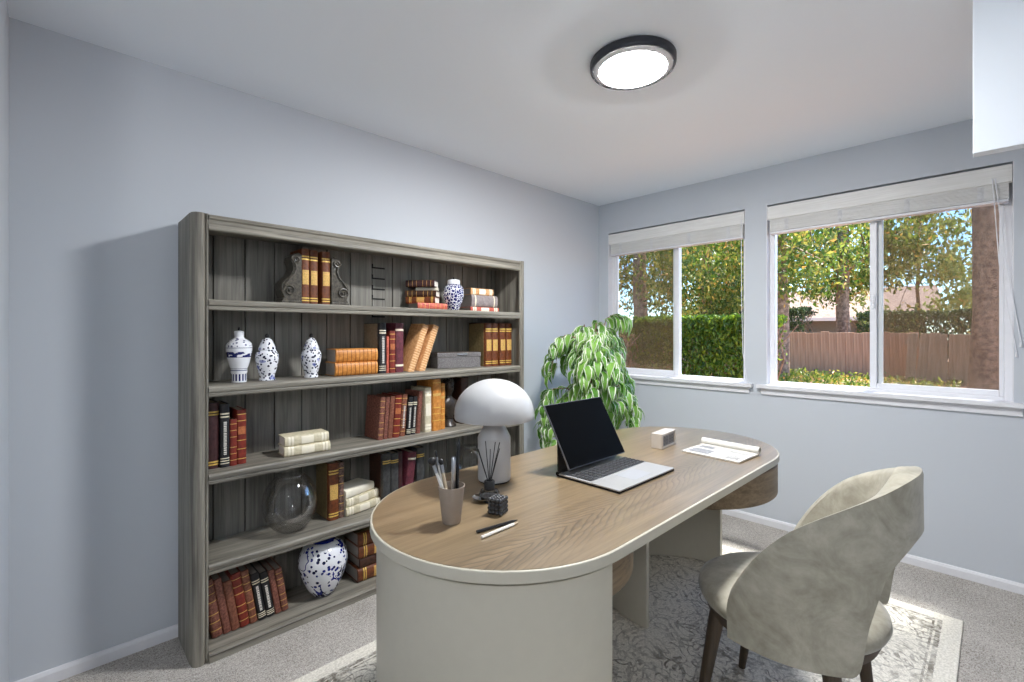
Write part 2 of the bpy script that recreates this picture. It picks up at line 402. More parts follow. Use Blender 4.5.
# dropped header hanging from the ceiling on the right
struct(MB().box(2.10, -1.35, 1.880, 2.15, .050, ZC).build('trim_1', M['ceiling'], bevel=.002))
def bb(name, poly_from, poly_to, nrm):
    (x0, y0), (x1, y1) = poly_from, poly_to
    L = math.hypot(x1-x0, y1-y0); ang = math.atan2(y1-y0, x1-x0)
    prof = [(0, 0), (.012, 0), (.012, .038), (.006, .05), (0, .052)]
    Mx = Matrix.Translation((x0, y0, 0)) @ Matrix.Rotation(ang, 4, 'Z')
    m = MB(); m.prism([(nrm*u, v) for u, v in prof][::nrm], 0, L, 'x', Mx); struct(m.build(name, M['trim']))
bb('baseboard_left', (XL, YB), (XW, YB), -1)
bb('baseboard_right', (XW, YE), (XW, YB-.012), 1)
bb('baseboard_entry', (XL, HY1), (XL, YB-.012), -1)

# windows
def window(name, y0, y1, screen_low, mid):
    r = struct(empty(name, (XW, (y0+y1)/2, ZS))); h = ZT-ZS; a = (y1-y0)/2; X = .062; fw = .034
    F = MB(); F.box(X, -a, 0, X+.055, -a+fw, h); F.box(X, a-fw, 0, X+.055, a, h); F.box(X, -a+fw, 0, X+.055, a-fw, .020); F.box(X, -a+fw, h-.05, X+.055, a-fw, h)
    F.build('window_frame', M['vinyl'], r, bevel=.003)
    J = MB(); J.box(.001, -a, 0, X, -a+.004, h); J.box(.001, a-.004, 0, X, a, h); J.build('jamb_liner', M['trim'], r)
    S = MB(); so_, si = .018, .034                            # the sliding sash; the meeting rail stands beside it
    ya, yb = (-a+fw, mid+.030) if screen_low else (mid-.030, a-fw)
    la, lb = (so_, si) if screen_low else (si, so_)
    S.box(X+.004, ya, .020, X+.026, ya+la, h-.05); S.box(X+.004, yb-lb, .020, X+.026, yb, h-.05); S.box(X+.004, ya+la, .020, X+.026, yb-lb, .052); S.box(X+.004, ya+la, h-.09, X+.026, yb-lb, h-.05)
    sash = S.build('sash', M['vinyl'], r, bevel=.003)
    R_ = MB(); R_.box(X+.028, mid-.030, .020, X+.05, mid+.030, h-.05); R_.build('meeting_rail', M['vinyl'], r, bevel=.003)
    MB().box(X+.013, ya+.012, .045, X+.016, yb-.012, h-.07).build('pane', M['pane'], sash)
    yc, yd = (mid, a-fw+.004) if screen_low else (-a+fw-.004, mid)
    MB().box(X+.037, yc, .016, X+.040, yd, h-.05).build('pane', M['pane'], r)
    MB().box(X+.050, ya+.004, .021, X+.0505, yb-.01, h-.05).build('insect_screen', M['mesh'], r)
    L = MB(); ly = yb-si/2 if screen_low else ya+si/2
    L.box(X-.006, ly-.009, .50, X+.004, ly+.009, .58); L.box(X-.012, ly-.005, .53, X-.005, ly+.005, .555); L.build('latch', M['vinyl'], sash, bevel=.003)
    sl = MB(); sl.box(-.042, -a-.055, -.022, -.0005, a+.055, .002); sl.box(-.0005, -a+.001, -.0005, X, a-.001, .002); sl.build('window_sill', M['trim'], r, bevel=.005)
    ap = MB(); ap.box(-.014, -a-.03, -.066, -.001, a+.03, -.0225); ap.box(-.018, -a-.03, -.032, -.014, a+.03, -.0225); ap.build('apron', M['trim'], r, bevel=.003)
    return r
window('window_1', *W1, False, -.018); window('window_2', *W2, True, -.010)

def blind(y0, y1, label, cords):
    r = empty('window_blind', (XW+.030, (y0+y1)/2, ZT-.012), label=label, cat='blind', group='raised blinds over the windows'); a = (y1-y0)/2-.006
    hr = MB(); hr.box(-.01, -a+.01, -.045, .035, a-.01, -.004); hr.build('headrail', M['vinyl'], r)
    v = MB(); v.prism([(0, -.03), (-.05, -.032), (-.086, -.028), (-.092, -.016), (-.088, -.012), (-.02, -.014), (0, -.012)], -a, a, 'y')
    v.build('valance', M['blind'], r, smooth=30)
    s = MB()
    for k in range(12): z = -.088-.0068*k; s.box(-.02-.001*(k % 2), -a+.012, z-.0052, .03, a-.012, z)
    s.build('slat_stack', M['blind'], r)
    MB().box(-.024, -a+.012, -.186, .032, a-.012, -.171).build('bottom_rail', M['trim'], r, bevel=.003)
    for q in (-.8, -.28, .28, .8):
        l = MB()
        for k in range(10): z = -.094-.0078*k; l.tube([(-.024, a*q-.012, z), (-.027, a*q, z-.003), (-.024, a*q+.012, z-.001)], .0014, 5)
        l.build('ladder_cord', M['vinyl'], r)
    for pts in cords:
        c_ = MB(); c_.tube(pts, .0022, 6); c_.lathe([(.001, -.03), (.005, -.028), (.004, -.008), (.001, 0)], 8, pts[-1]); c_.build('pull_cord', M['vinyl'], r)
blind(*W1, 'raised white blind bunched above the window beside the leafy plant', [[(-.034, -.545, -.06), (-.034, -.548, -.6), (-.034, -.556, -1.0), (-.036, -.585, -1.19)]])
blind(*W2, 'raised white blind bunched above the window facing the wooden fence', [[(-.034, -.50, -.06), (-.034, -.525, -.5), (-.036, -.585, -.95)], [(-.034, -.51, -.06), (-.036, -.55, -.5), (-.04, -.60, -.9)]])

# ------------------------------------------------------------------ ceiling lights
def disc_light(name, loc, R, glow, label):
    r = empty(name, loc, label=label, cat='ceiling light')
    h = MB(); h.lathe([(R-.012, 0), (R, -.004), (R, -.024), (R-.002, -.032), (R-.007, -.037), (R-.011, -.037), (R-.013, -.033), (R-.013, -.02)], 64, cap=False); h.build('housing', M['housing'], r, smooth=40)
    b = MB(); b.lathe([(R-.0135, -.022), (R-.0145, -.035), (R-.025, -.039), (R-.0365, -.041), (R-.0365, -.034)], 64, cap=False); b.build('bezel', M['bezel'], r, smooth=60)
    d = MB(); d.lathe([(R-.037, -.034), (R-.0375, -.0405), (R-.043, -.044), (R-.056, -.047), (R-.085, -.049), (.0001, -.051)], 64, cap=False); d.build('diffuser', glow, r, smooth=60)
    return r
disc_light('ceiling_light', (1.722, 1.052, ZC), .174, M['glow'], 'round flush ceiling light with dark rim and glowing white disc')

# ------------------------------------------------------------------ bookcase
BX0, BX1, BF, BK = .38, 2.237, 2.17, 2.45
SH = [.04, .385, .745, 1.094, 1.442]
bc = empty('bookcase', ((BX0+BX1)/2, BK, 0), label='tall weathered grey wooden bookcase with five open shelves against the wall', cat='bookcase')
bc_off = Matrix.Translation((-(BX0+BX1)/2, -BK, 0))
def bpart(mb, name, mat, **k):
    mb.v = [tuple(bc_off @ Vector(p)) for p in mb.v]; return mb.build(name, mat, bc, **k)
def post(sgn, x_out):
    P = [(0, 0), (0, -.235), (.004, -.238), (.004, -.244), (.001, -.247), (.004, -.262), (.014, -.275), (.028, -.28), (.040, -.277), (.046, -.270), (.047, -.266), (.051, -.272), (.057, -.272), (.057, -.262), (.030, -.255), (.030, 0)]
    pts = [(x_out+sgn*u*(1 if sgn > 0 else .82), BK+v) for u, v in P]
    m = MB(); m.prism(pts if sgn > 0 else pts[::-1], 0, 1.782, 'z'); return m
bpart(post(1, BX0), 'side_panel', M['gwood_z'], smooth=35); bpart(post(-1, BX1), 'side_panel', M['gwood_z'], smooth=35)
mb = MB(); n = 14; px0 = BX0+.03; pw = .128
xs = [BX0+.031] + [.507+pw*k for k in range(14) if .507+pw*k < BX1-.05] + [BX1-.031]
for a, b in zip(xs, xs[1:]): mb.box(a+.0022, BK-.014, .02, b-.0022, BK-.004, 1.75)
bpart(mb, 'back_panel', M['gback'], bevel=.0015, seg=1)
bpart(MB().box(BX0+.031, BK-.004, .02, BX1-.031, BK, 1.75), 'backing_sheet', M['dark_gap'])
def shelf(z, name='shelf', lip=.042):
    # board, then the moulded nosing across the front
    P = [(BK-.015, z), (BF+.006, z), (BF+.001, z-.006), (BF, z-.014), (BF+.003, z-.022), (BF+.008, z-.025), (BF+.006, z-.029), (BF+.007, z-lip+.003), (BF+.010, z-lip), (BF+.032, z-lip), (BF+.032, z-.024), (BK-.015, z-.024)]
    m = MB(); m.prism(P, BX0+.0575, BX1-.0475, 'x'); return bpart(m, name, M['gwood_x'], smooth=30)
for z in SH[1:]: shelf(z)
bpart(MB().box(BX0+.031, BF+.012, .016, BX1-.031, BK-.015, SH[0]), 'bottom_shelf', M['gwood_x'])
P = [(BF+.024, 0), (BF+.024, .036), (BF+.012, .0375), (BF-.004, .036), (BF-.008, .030), (BF-.004, .022), (BF-.006, .012), (BF-.006, 0)]
bpart(MB().prism(P, BX0+.0575, BX1-.0475, 'x'), 'plinth_rail', M['gwood_x'], smooth=30)
bpart(MB().box(BX0+.031, BF+.02, 1.745, BX1-.031, BK-.005, 1.768), 'top_board', M['gwood_x'])
P = [(BF+.028, 1.778), (BF+.0, 1.778), (BF-.003, 1.772), (BF-.001, 1.764), (BF+.006, 1.758), (BF+.008, 1.742), (BF+.004, 1.736), (BF+.003, 1.722), (BF+.008, 1.717), (BF+.028, 1.717)]
bpart(MB().prism(P, BX0+.0575, BX1-.0475, 'x'), 'top_rail', M['gwood_x'], smooth=30)
for z in (1.675, 1.615, 1.555, 1.50, 1.40, 1.34, 1.04): bpart(MB().prism([(z-.004, 1.272), (z-.004, 1.352), (z+.004, 1.352), (z+.004, 1.280), (z+.022, 1.280), (z+.022, 1.272)], BK-.0165, BK-.0138, 'y'), 'standard_notch', M['dark_gap'])

# ------------------------------------------------------------------ books
BANDS = {   # (height centre 0..1, thickness fraction, material)
 'gilt4': [(.86, .022, 'gold'), (.82, .022, 'gold'), (.10, .022, 'gold'), (.06, .022, 'gold')],
 'giltlabel': [(.865, .024, 'gold'), (.815, .024, 'gold'), (.49, .26, 'goldlabel'), (.115, .022, 'gold'), (.07, .022, 'gold')],
 'ribs': [(.90, .012, 'goldlabel'), (.76, .012, 'goldlabel'), (.62, .012, 'goldlabel'), (.40, .012, 'goldlabel'), (.26, .012, 'goldlabel'), (.12, .012, 'goldlabel')],
 'ribs_text': [(.92, .012, 'gold'), (.80, .012, 'gold'), (.62, .14, 'redlabel'), (.44, .012, 'gold'), (.28, .012, 'gold'), (.10, .012, 'gold')],
 'black_text': [(.85, .022, 'creamband'), (.80, .022, 'creamband'), (.14, .014, 'creamband'), (.10, .014, 'creamband'), (.06, .014, 'creamband')],
 'creamlabel': [(.90, .05, 'ivory'), (.83, .05, 'ivory'), (.50, .28, 'ivory'), (.15, .05, 'ivory'), (.08, .05, 'ivory')],
 'multi': [(.06+.098*k, .012, 'ribdark') for k in range(10)],
 'manyribs': [(.05+.05*k, .010, 'ribpale') for k in range(19)],
 'pinkband': [(.86, .04, 'creamband'), (.14, .04, 'creamband')],
 'orangelab': [(.93, .012, 'gold'), (.70, .05, 'goldlabel'), (.45, .012, 'gold'), (.33, .012, 'gold'), (.20, .012, 'gold')],
 'none': [],
}
M['redlabel'] = plain('gilt_on_red', lin(176, 104, 62), .5, .1, var=.35, vscale=240)
M['ribdark'] = plain('dark_spine_rib', lin(138, 80, 28), .5)
M['ribpale'] = plain('pale_spine_rib', lin(238, 208, 166), .5)
def book(loc, w_, h, d, cover, style, label, group, rot=(0,0,0), pages='pages', text=False, rounded=.3, board=None):
    """spine faces local -y, thickness along +x from 0, height +z"""
    r = empty('book', loc, rot, label, 'book', group)
    b = min(.003, w_*.12); k = w_*rounded; n = 6
    arc = [(w_/2 - w_/2*math.cos(PI*i/n), .004 - k*.55*math.sin(PI*i/n)) for i in range(n+1)]
    outer = [(0, d)] + arc + [(w_, d)]
    inner = [(w_-b, d), (w_-b, .009), (b, .009), (b, d)]
    m = MB(); poly = outer + inner
    # U-shaped case: build the outline as quads so that it stays clean
    vs_ = []; fs_ = []; N = len(outer)
    ins = [(b, d)] + [(b+(w_-2*b)*i/n, .009) for i in range(n+1)] + [(w_-b, d)]
    for z in (0, h):
        vs_ += [(u, v, z) for u, v in outer] + [(u, v, z) for u, v in ins]
    T = 2*N
    for i in range(N-1):
        fs_ += [(i, i+1, T+i+1, T+i), (N+i+1, N+i, T+N+i, T+N+i+1), (i+1, i, N+i, N+i+1), (T+i, T+i+1, T+N+i+1, T+N+i)]
    fs_ += [(0, T, T+N, N), (N-1, 2*N-1, T+2*N-1, T+N-1)]
    m.add(vs_, fs_); cvr = m.build('cover', M[cover], r, smooth=40)
    p = MB(); p.box(b, .0095, .004, w_-b, d-.006, h-.004); p.build('page_block', M[pages], r)
    for c_, th, mt in BANDS[style]:
        q = MB(); e = .0012; half = th*h/2; inset = 0 if th < .1 else w_*.1
        a2 = []
        for i in range(n+1):
            x = w_/2 - (w_/2-inset)*math.cos(PI*i/n)
            s_ = math.sqrt(max(0, 1-((x-w_/2)/(w_/2))**2)); a2.append((x, .004-k*.55*s_-e))
        poly2 = a2 + [(w_-inset, .006), (inset, .006)]
        q.prism(poly2, c_*h-half, c_*h+half, 'z')
        q.build('title_label' if th > .1 else 'spine_band', M[mt], cvr, smooth=40)
    if board:
        far = board.startswith('+'); q = MB(); e0 = w_ if far else -.0012; q.box(e0, .022, .003, e0+.0012, d-.001, h-.003); q.build('board_panel', M[board.lstrip('+')], cvr)
    if text:
        q = MB(); rr = random.Random(sum(map(ord, label))); z = .20*h
        while z < .72*h:
            l_ = rr.choice((.005, .007, .009)); q.box(w_*.34, .004-k*.55-.0016, z, w_*.66, .006, z+l_*.6); z += l_
        q.build('lettering', M['white_ink'], cvr)
    return r
LEAN = math.radians
YS = 2.25
# --- bottom shelf: nine books leaning to the left
z0 = SH[0]+.003
g = 'leaning books on the bottom shelf'
row = [(.467, .507, .245, 'redbrown', 'ribs', 'mottled red-brown book leaning against the bookcase side on the bottom shelf, farthest left'),
 (.507, .538, .240, 'redbrown', 'none', 'narrow red-brown book, second from the left in the leaning bottom-shelf row'),
 (.538, .571, .218, 'redbrown2', 'none', 'tan-brown book with a low top, third from left in the leaning bottom-shelf row'),
 (.571, .609, .240, 'red', 'ribs', 'dark red book with gilt lines, fourth from left in the leaning bottom-shelf row'),
 (.609, .640, .240, 'redbrown2', 'ribs', 'rust-brown book just left of the two black books on the bottom shelf'),
 (.643, .676, .212, 'blackbook', 'black_text', 'left one of two black books with pale lettering on the bottom shelf'),
 (.678, .711, .206, 'blackbook', 'black_text', 'right one of two black books with pale lettering on the bottom shelf'),
 (.713, .738, .205, 'redbrown', 'none', 'thin plain brown book right of the black pair on the bottom shelf'),
 (.740, .770, .200, 'redbrown', 'ribs', 'mottled brown book at the right end of the leaning bottom-shelf row')]
for x0, x1, h, cv, st, lb in row:
    wid = (x1-x0)*math.cos(LEAN(9))-.0012
    book((x0, YS+.006, z0), wid, h, .165, cv, st, lb, g, (0, -LEAN(9), 0), 'pages_grey', 'lettering' in lb)
# --- bottom shelf: stack of four right of the big vase (spines to the front)
def stack(items, x, y, z, L, D, group, yaw=0, pages='pages_grey'):
    for th, l_, d_, dx, dy, dyaw, cv, st, lb, pg in items:
        top_board = '+olive' if 'olive' in lb else None
        ya = yaw+dyaw
        # lying: thickness up, height towards -x, so the origin sits at the right end
        book((x+dx+l_*math.cos(ya), y+dy+l_*math.sin(ya), z), th, l_, d_, cv, st, lb, group, (0, -PI/2, ya), pg or pages, board=top_board)
        z += th+.0006
stack([(.066, .225, .17, 0, 0, 0, 'brown', 'giltlabel', 'brown gilt-banded book at the base of the bottom-shelf stack beside the desk', None),
       (.050, .215, .165, .012, .004, 0, 'darkbrown', 'none', 'dark brown plain book, second from the base of the bottom-shelf stack', None),
       (.062, .220, .165, .004, 0, 0, 'brown', 'giltlabel', 'brown gilt-banded book, third from the base of the bottom-shelf stack', None),
       (.062, .215, .165, .004, .004, 0, 'brown', 'giltlabel', 'brown gilt-banded book with olive cover on top of the bottom-shelf stack', None)],
      1.10, YS, SH[0]+.001, 0, 0, 'stacked books on the bottom shelf')
# --- second shelf from the floor
g = 'books on the shelf with the glass bowls'
z0 = SH[1]+.001
book((.962, 2.275, z0), .050, .28, .155, 'brown', 'giltlabel', 'tall brown book with gilt label and olive cover beside the large glass bowl', g, board='olive')
book((1.0135, 2.276, z0), .026, .275, .15, 'mottled', 'ribs', 'thin mottled brown book right of the tall one by the large glass bowl', g)
stack([(.042, .215, .12, 0, 0, LEAN(9), 'cream', 'creamlabel', 'cream banded book at the base of the three-book cream stack', 'pages_white'),
       (.042, .212, .12, .002, .004, LEAN(13), 'cream', 'creamlabel', 'cream banded book in the middle of the three-book cream stack', 'pages_white'),
       (.042, .190, .12, .000, .006, LEAN(17), 'ivory', 'none', 'plain white book on top of the three-book cream stack', 'pages_white')],
      1.046, 2.265, z0, 0, 0, 'cream books stacked beside the large glass bowl', 0, 'pages_white')
book((1.251, 2.27, z0), .046, .275, .15, 'charcoal', 'gilt4', 'charcoal gilt-banded book with brown board, left of two on the second-lowest shelf', g, board='darkbrown')
book((1.299, 2.27, z0), .046, .270, .15, 'charcoal', 'gilt4', 'charcoal gilt-banded book, right of the pair on the second-lowest shelf', g)
book((1.347, 2.272, z0), .024, .272, .15, 'darkmaroon', 'none', 'thin dark maroon book between charcoal pair and tilted maroon book', g)
book((1.374, 2.262, z0+.002), .050, .262, .15, 'maroon', 'pinkband', 'maroon book tilting to the right on the second-lowest shelf', g, (0, LEAN(7), 0))
book((1.462, 2.27, z0), .050, .272, .15, 'charcoal', 'gilt4', 'charcoal gilt-banded book at the right end, behind the tilted maroon book', g)
# --- third shelf
g = 'upright books on the shelf with the bust'
z0 = SH[2]+.001
book((.444, 2.262, z0), .048, .272, .16, 'darkmaroon', 'gilt4', 'dark maroon book against the bookcase side on the middle shelf', g)
book((.494, 2.250, z0), .034, .263, .16, 'blackbook', 'black_text', 'single black book with pale lettering near left end of middle shelf', g, text=True)
book((.530, 2.250, z0), .026, .196, .14, 'red', 'ribs', 'short red gilt-lined book beside the single black book', g)
book((.558, 2.258, z0), .036, .232, .15, 'red', 'ribs_text', 'tall red gilt-lined book at the right end of the left middle-shelf group', g)
stack([(.044, .205, .105, 0, 0, LEAN(-3), 'cream', 'creamlabel', 'lower cream book of the pair lying on the middle shelf', 'pages_white'),
       (.044, .198, .100, .003, .004, LEAN(-2), 'cream', 'creamlabel', 'upper cream book of the pair lying on the middle shelf', 'pages_white')],
      .742, 2.235, z0, 0, 0, 'cream books lying on the middle shelf')
mid = [(1.215, 1.245, .225, 'redbrown', 'ribs', 'red-brown book with a stamped front board, leftmost of the right-leaning row'),
 (1.247, 1.271, .222, 'redbrown', 'none', 'red-brown book, second from the left in the right-leaning row'),
 (1.273, 1.301, .224, 'redbrown2', 'none', 'tan-brown book, third from the left in the right-leaning row'),
 (1.303, 1.344, .228, 'red', 'ribs_text', 'red gilt-titled book, fourth from left in the right-leaning row'),
 (1.346, 1.378, .228, 'redbrown2', 'ribs', 'rust-brown book just left of the black pair in the right-leaning row'),
 (1.386, 1.414, .208, 'blackbook', 'black_text', 'left black book of the pair in the right-leaning row'),
 (1.416, 1.444, .208, 'blackbook', 'black_text', 'right black book of the pair in the right-leaning row'),
 (1.450, 1.476, .236, 'redbrown', 'none', 'plain brown book between the black pair and the cream book')]
for x0, x1, h, cv, st, lb in mid:
    book((x0-.004, 2.250, z0+.001), (x1-x0)*.995-.001, h, .15, cv, st, lb, g, (0, LEAN(4.5), 0), 'pages_grey', 'black' in lb and 'pair in' in lb)
book((1.502, 2.250, z0), .044, .252, .15, 'cream', 'creamlabel', 'upright cream book with pale labels left of the orange books', g)
book((1.553, 2.245, z0), .056, .296, .17, 'orange', 'orangelab', 'tall thick orange book, larger of the upright orange pair', g)
book((1.612, 2.255, z0), .034, .266, .15, 'orange', 'orangelab', 'shorter thin orange book right of the tall orange one', g)
# --- fourth shelf
z0 = SH[3]+.001
stack([(.066, .225, .125, 0, 0, 0, 'orange', 'multi', 'lower orange ribbed book of the pair lying beside the vases', 'pages_grey'),
       (.066, .222, .115, .006, .006, 0, 'orange', 'multi', 'upper orange ribbed book of the pair lying beside the vases', 'pages_grey')],
      .985, 2.255, z0, 0, 0, 'orange books lying beside the vases')
g = 'upright books above the middle shelf'
book((1.226, 2.262, z0), .040, .266, .17, 'blackbook', 'black_text', 'black lettered book with beige board right of the orange lying pair', g, text=True, board='beige')
book((1.268, 2.258, z0), .013, .195, .14, 'salmon', 'none', 'thin short salmon book between the black and red books', g)
book((1.283, 2.255, z0), .034, .225, .15, 'red', 'ribs_text', 'red gilt-titled book left of the maroon book on the vase shelf', g)
book((1.319, 2.258, z0), .050, .267, .16, 'maroon', 'pinkband', 'maroon book with pale bands left of the two slanting tan books', g)
book((1.395, 2.258, z0+.001), .040, .284, .13, 'orange2', 'manyribs', 'left of the two slanting tan books on the vase shelf', g, (0, LEAN(21), 0), 'pages_grey')
book((1.470, 2.262, z0+.001), .040, .280, .13, 'orange2', 'manyribs', 'right of the two slanting tan books, nearest the grey box', g, (0, LEAN(21), 0), 'pages_grey')
for x0, lb in ((1.958, 'brown gilt-labelled book with olive board, first of four beside the grey box'), (2.012, 'brown gilt-labelled book, second of four from the grey box'), (2.080, 'brown gilt-labelled book, third of four from the grey box'), (2.136, 'brown gilt-labelled book by the bookcase side, farthest from the grey box')):
    book((x0, 2.25, z0), .050, .276, .17, 'brown', 'giltlabel', lb, 'brown books at the right end of the vase shelf', board='olive' if x0 < 2 else None)
# --- top shelf
z0 = SH[4]+.001
g = 'brown books between the scroll bookends'
book((.830, YS+.02, z0), .037, .262, .15, 'brown', 'giltlabel', 'brown gilt-labelled book touching the left scroll bookend', g)
book((.870, YS+.02, z0), .037, .260, .15, 'brown', 'giltlabel', 'middle brown gilt-labelled book between the scroll bookends', g)
book((.926, YS+.02, z0), .041, .260, .15, 'brown', 'giltlabel', 'brown gilt-labelled book touching the right scroll bookend', g)
g = 'stacked books on the left of the small vase'
Y6 = 2.268
stack([(.037, .19, .13, 0, -.008, LEAN(-6), 'salmon', 'ribs', 'salmon gilt book at the base of the top-shelf stack beside the small vase', 'pages_grey')], 1.46, Y6, z0, 0, 0, g)
z = z0+.038
for th, l_, x, y, ya, cv, st, lb in ((.038, .175, 1.465, 2.395, -52, 'brown', 'giltlabel', 'brown gilt-banded book, second from the base of the five-book top-shelf stack'),
   (.036, .185, 1.465, 2.405, -50, 'darkbrown', 'ribs', 'dark brown book in the middle of the five-book top-shelf stack'),
   (.020, .13, 1.52, 2.375, -40, 'ivory', 'none', 'thin white book, second from the top of the five-book top-shelf stack'),
   (.038, .17, 1.465, 2.395, -50, 'darkmaroon', 'ribs', 'dark maroon book on the top of the five-book top-shelf stack')):
    a = LEAN(ya); book((x+l_*math.cos(a), y+l_*math.sin(a), z), th, l_, .105, cv, st, lb, g, (0, -PI/2, a), 'pages_white'); z += th+.0008
g = 'stacked books on the right of the small vase'
stack([(.028, .235, .14, 0, 0, 0, 'salmon', 'creamlabel', 'thin pale-labelled book at the base of the three-book stack by bookcase side', 'pages_grey'),
       (.074, .215, .14, .004, 0, 0, 'mauvegrey', 'pinkband', 'thick mauve-grey book in the middle of the three-book stack', 'pages_grey'),
       (.042, .185, .13, .004, .004, 0, 'orange2', 'creamlabel', 'tan book with pale bands on top of the three-book stack', 'pages_grey')],
      1.838, 2.255, z0, 0, 0, g)

# ------------------------------------------------------------------ shelf ornaments
def scroll_bookend(x, y, z, s, label):
    r = empty('bookend', (x, y, z), label=label, cat='bookend', group='carved scroll bookends on the top shelf')
    # baroque bracket: upright edge by the books, S-curve on the outside
    out_ = [(0, 0), (.085, 0), (.085, .022), (.078, .03), (.090, .06), (.088, .092), (.070, .115), (.050, .135), (.040, .16), (.040, .185), (.048, .20), (.046, .222), (.030, .236), (.012, .240), (0, .232)]
    pts = [(s*u, v) for u, v in out_]
    m = MB(); Mx = Matrix.Rotation(PI/2, 4, 'X')
    m.prism(pts if s > 0 else pts[::-1], -.10, 0, 'z', Mx); m.build('bracket', M['pewter'], r, bevel=.003)
    def spiral(cx, cz, R, turns, d):
        return [(s*(cx+R*(1-.8*i/26)*math.cos(d*turns*2*PI*i/26)), -.004, cz+R*(1-.8*i/26)*math.sin(d*turns*2*PI*i/26)) for i in range(27)]
    for cx, cz, R, d in ((.056, .062, .026, 1), (.026, .208, .018, -1)):
        q = MB(); q.tube(spiral(cx, cz, R, 1.6, d), [.005*(1-.5*i/26) for i in range(27)], 7); q.sphere((s*cx, -.003, cz), .006, 8, 6); q.build('scroll', M['pewter'], r, smooth=50)
    q = MB(); q.tube([(s*.078, -.003, .085), (s*.060, -.003, .112), (s*.036, -.003, .14), (s*.026, -.003, .165), (s*.03, -.003, .19)], .005, 7); q.build('acanthus_rib', M['pewter'], r, smooth=50)
    m2 = MB(); m2.box(min(0, s*.09), -.004, 0, max(0, s*.09), .105, .016); m2.build('base', M['pewter'], r, bevel=.003)
scroll_bookend(.8285, 2.262, SH[4], -1, 'carved grey scroll bookend left of the three brown books')
scroll_bookend(.969, 2.262, SH[4], 1, 'carved grey scroll bookend right of the three brown books')

def vase(loc, prof, mat, label, group=None, lid=None, knob=None, lidmat=None, knobmat=None, foot=None, rotz=0):
    r = empty('vase', loc, (0, 0, rotz), label, 'vase', group)
    m = MB(); m.lathe(prof, 40); m.build('body', M[mat], r, smooth=50)
    if lid: q = MB(); q.lathe(lid, 32); q.build('lid', M[lidmat or mat], r, smooth=50)
    if knob: q = MB(); q.lathe(knob, 16); q.build('knob', M[knobmat or 'blackbook'], r, smooth=60)
    return r
def scale_prof(p, sr, sz): return [(a*sr, b*sz) for a, b in p]
v1 = [(.029, 0), (.029, .036), (.032, .042), (.032, .058), (.038, .075), (.045, .105), (.050, .135), (.051, .152), (.048, .168), (.036, .181), (.021, .190), (.018, .196)]
vase((.575, 2.296, SH[3]+.001), v1, 'vase_banded', 'tall blue and white vase with narrow neck, leftmost on its shelf', 'blue and white vases in a row', [(.018, .196), (.018, .197), (.020, .218), (.016, .222), (.004, .224)], [(.003, .222), (.006, .228), (.004, .236), (.001, .24)], 'porcelain', rotz=-.5)
v2 = [(.034, 0), (.034, .006), (.030, .012), (.032, .024), (.038, .045), (.045, .075), (.048, .100), (.047, .116), (.040, .130), (.034, .136)]
l2 = [(.036, .134), (.038, .137), (.037, .143), (.032, .154), (.027, .168), (.020, .182), (.012, .189), (.005, .191)]
k2 = [(.004, .189), (.008, .195), (.009, .202), (.006, .209), (.001, .211)]
vase((.690, 2.303, SH[3]+.001), v2, 'vase_speckle', 'blue and white ginger jar in the middle of the vase row', 'blue and white vases in a row', l2, k2)
vase((.888, 2.305, SH[3]+.001), scale_prof(v2, .95, 1.0), 'vase_speckle', 'blue and white ginger jar on the right of the row, beside orange books', 'blue and white vases in a row', scale_prof(l2, .95, 1), k2, rotz=1.3)
v3 = [(.030, 0), (.031, .004), (.038, .020), (.052, .050), (.061, .085), (.063, .110), (.058, .135), (.044, .152), (.034, .158)]
vase((1.722, 2.275, SH[4]+.001), v3, 'vase_dense', 'small blue vine-patterned jar with white lid on the top shelf', None, [(.037, .157), (.038, .160), (.038, .178), (.034, .184), (.006, .187)], [(.003, .186), (.005, .192), (.004, .199), (.001, .202)], 'porcelain')
v4 = [(.048, 0), (.052, .003), (.074, .035), (.098, .090), (.111, .140), (.113, .165), (.107, .200), (.090, .232), (.064, .250), (.046, .255)]
vase((.942, 2.296, SH[0]+.001), v4, 'vase_branch', 'large round white jar with blue blossom branches on the bottom shelf', None, [(.052, .252), (.054, .257), (.046, .263), (.018, .267)], [(.006, .266), (.014, .274), (.015, .281), (.009, .287), (.001, .288)], 'cobalt', 'cobalt')

def glass_bowl(loc, R, H_, mouth, label):
    r = empty('glass_bowl', loc, label=label, cat='glass bowl')
    prof = []
    n = 22; a0 = -PI/2+.42; a1 = math.acos(mouth/R)
    zc = R*math.cos(.42)*.98*H_/(2*R)*1.04
    for i in range(n+1):
        a = a0+(a1-a0)*i/n; prof.append((R*math.cos(a), zc+R*math.sin(a)*H_/(2*R)))
    zmin = prof[0][1]; prof = [(0.001, 0)]+[(q, z-zmin) for q, z in prof]
    top = prof[-1]; prof += [(top[0]+.004, top[1]+.005), (top[0]+.004, top[1]+.008)]
    inn = [(max(.001, q-.003), z+(.004 if i < 2 else 0)) for i, (q, z) in enumerate(prof)][::-1]
    m = MB(); m.lathe(prof+inn, 48, cap=False); m.build('bowl', M['bowl_glass'], r, smooth=60)
    q = MB(); q.lathe([(R*.42, .0005), (R*.45, .004), (R*.40, .006), (R*.3, .004)], 40, cap=False); q.build('foot_ring', M['bowl_glass'], r, smooth=60)
    return r
glass_bowl((.793, 2.308, SH[1]+.001), .122, .285, .062, 'large round clear glass bowl beside the tall brown book')
glass_bowl((1.872, 2.31, SH[1]+.001), .100, .235, .05, 'smaller clear glass bowl on the shelf behind the mushroom lamp')

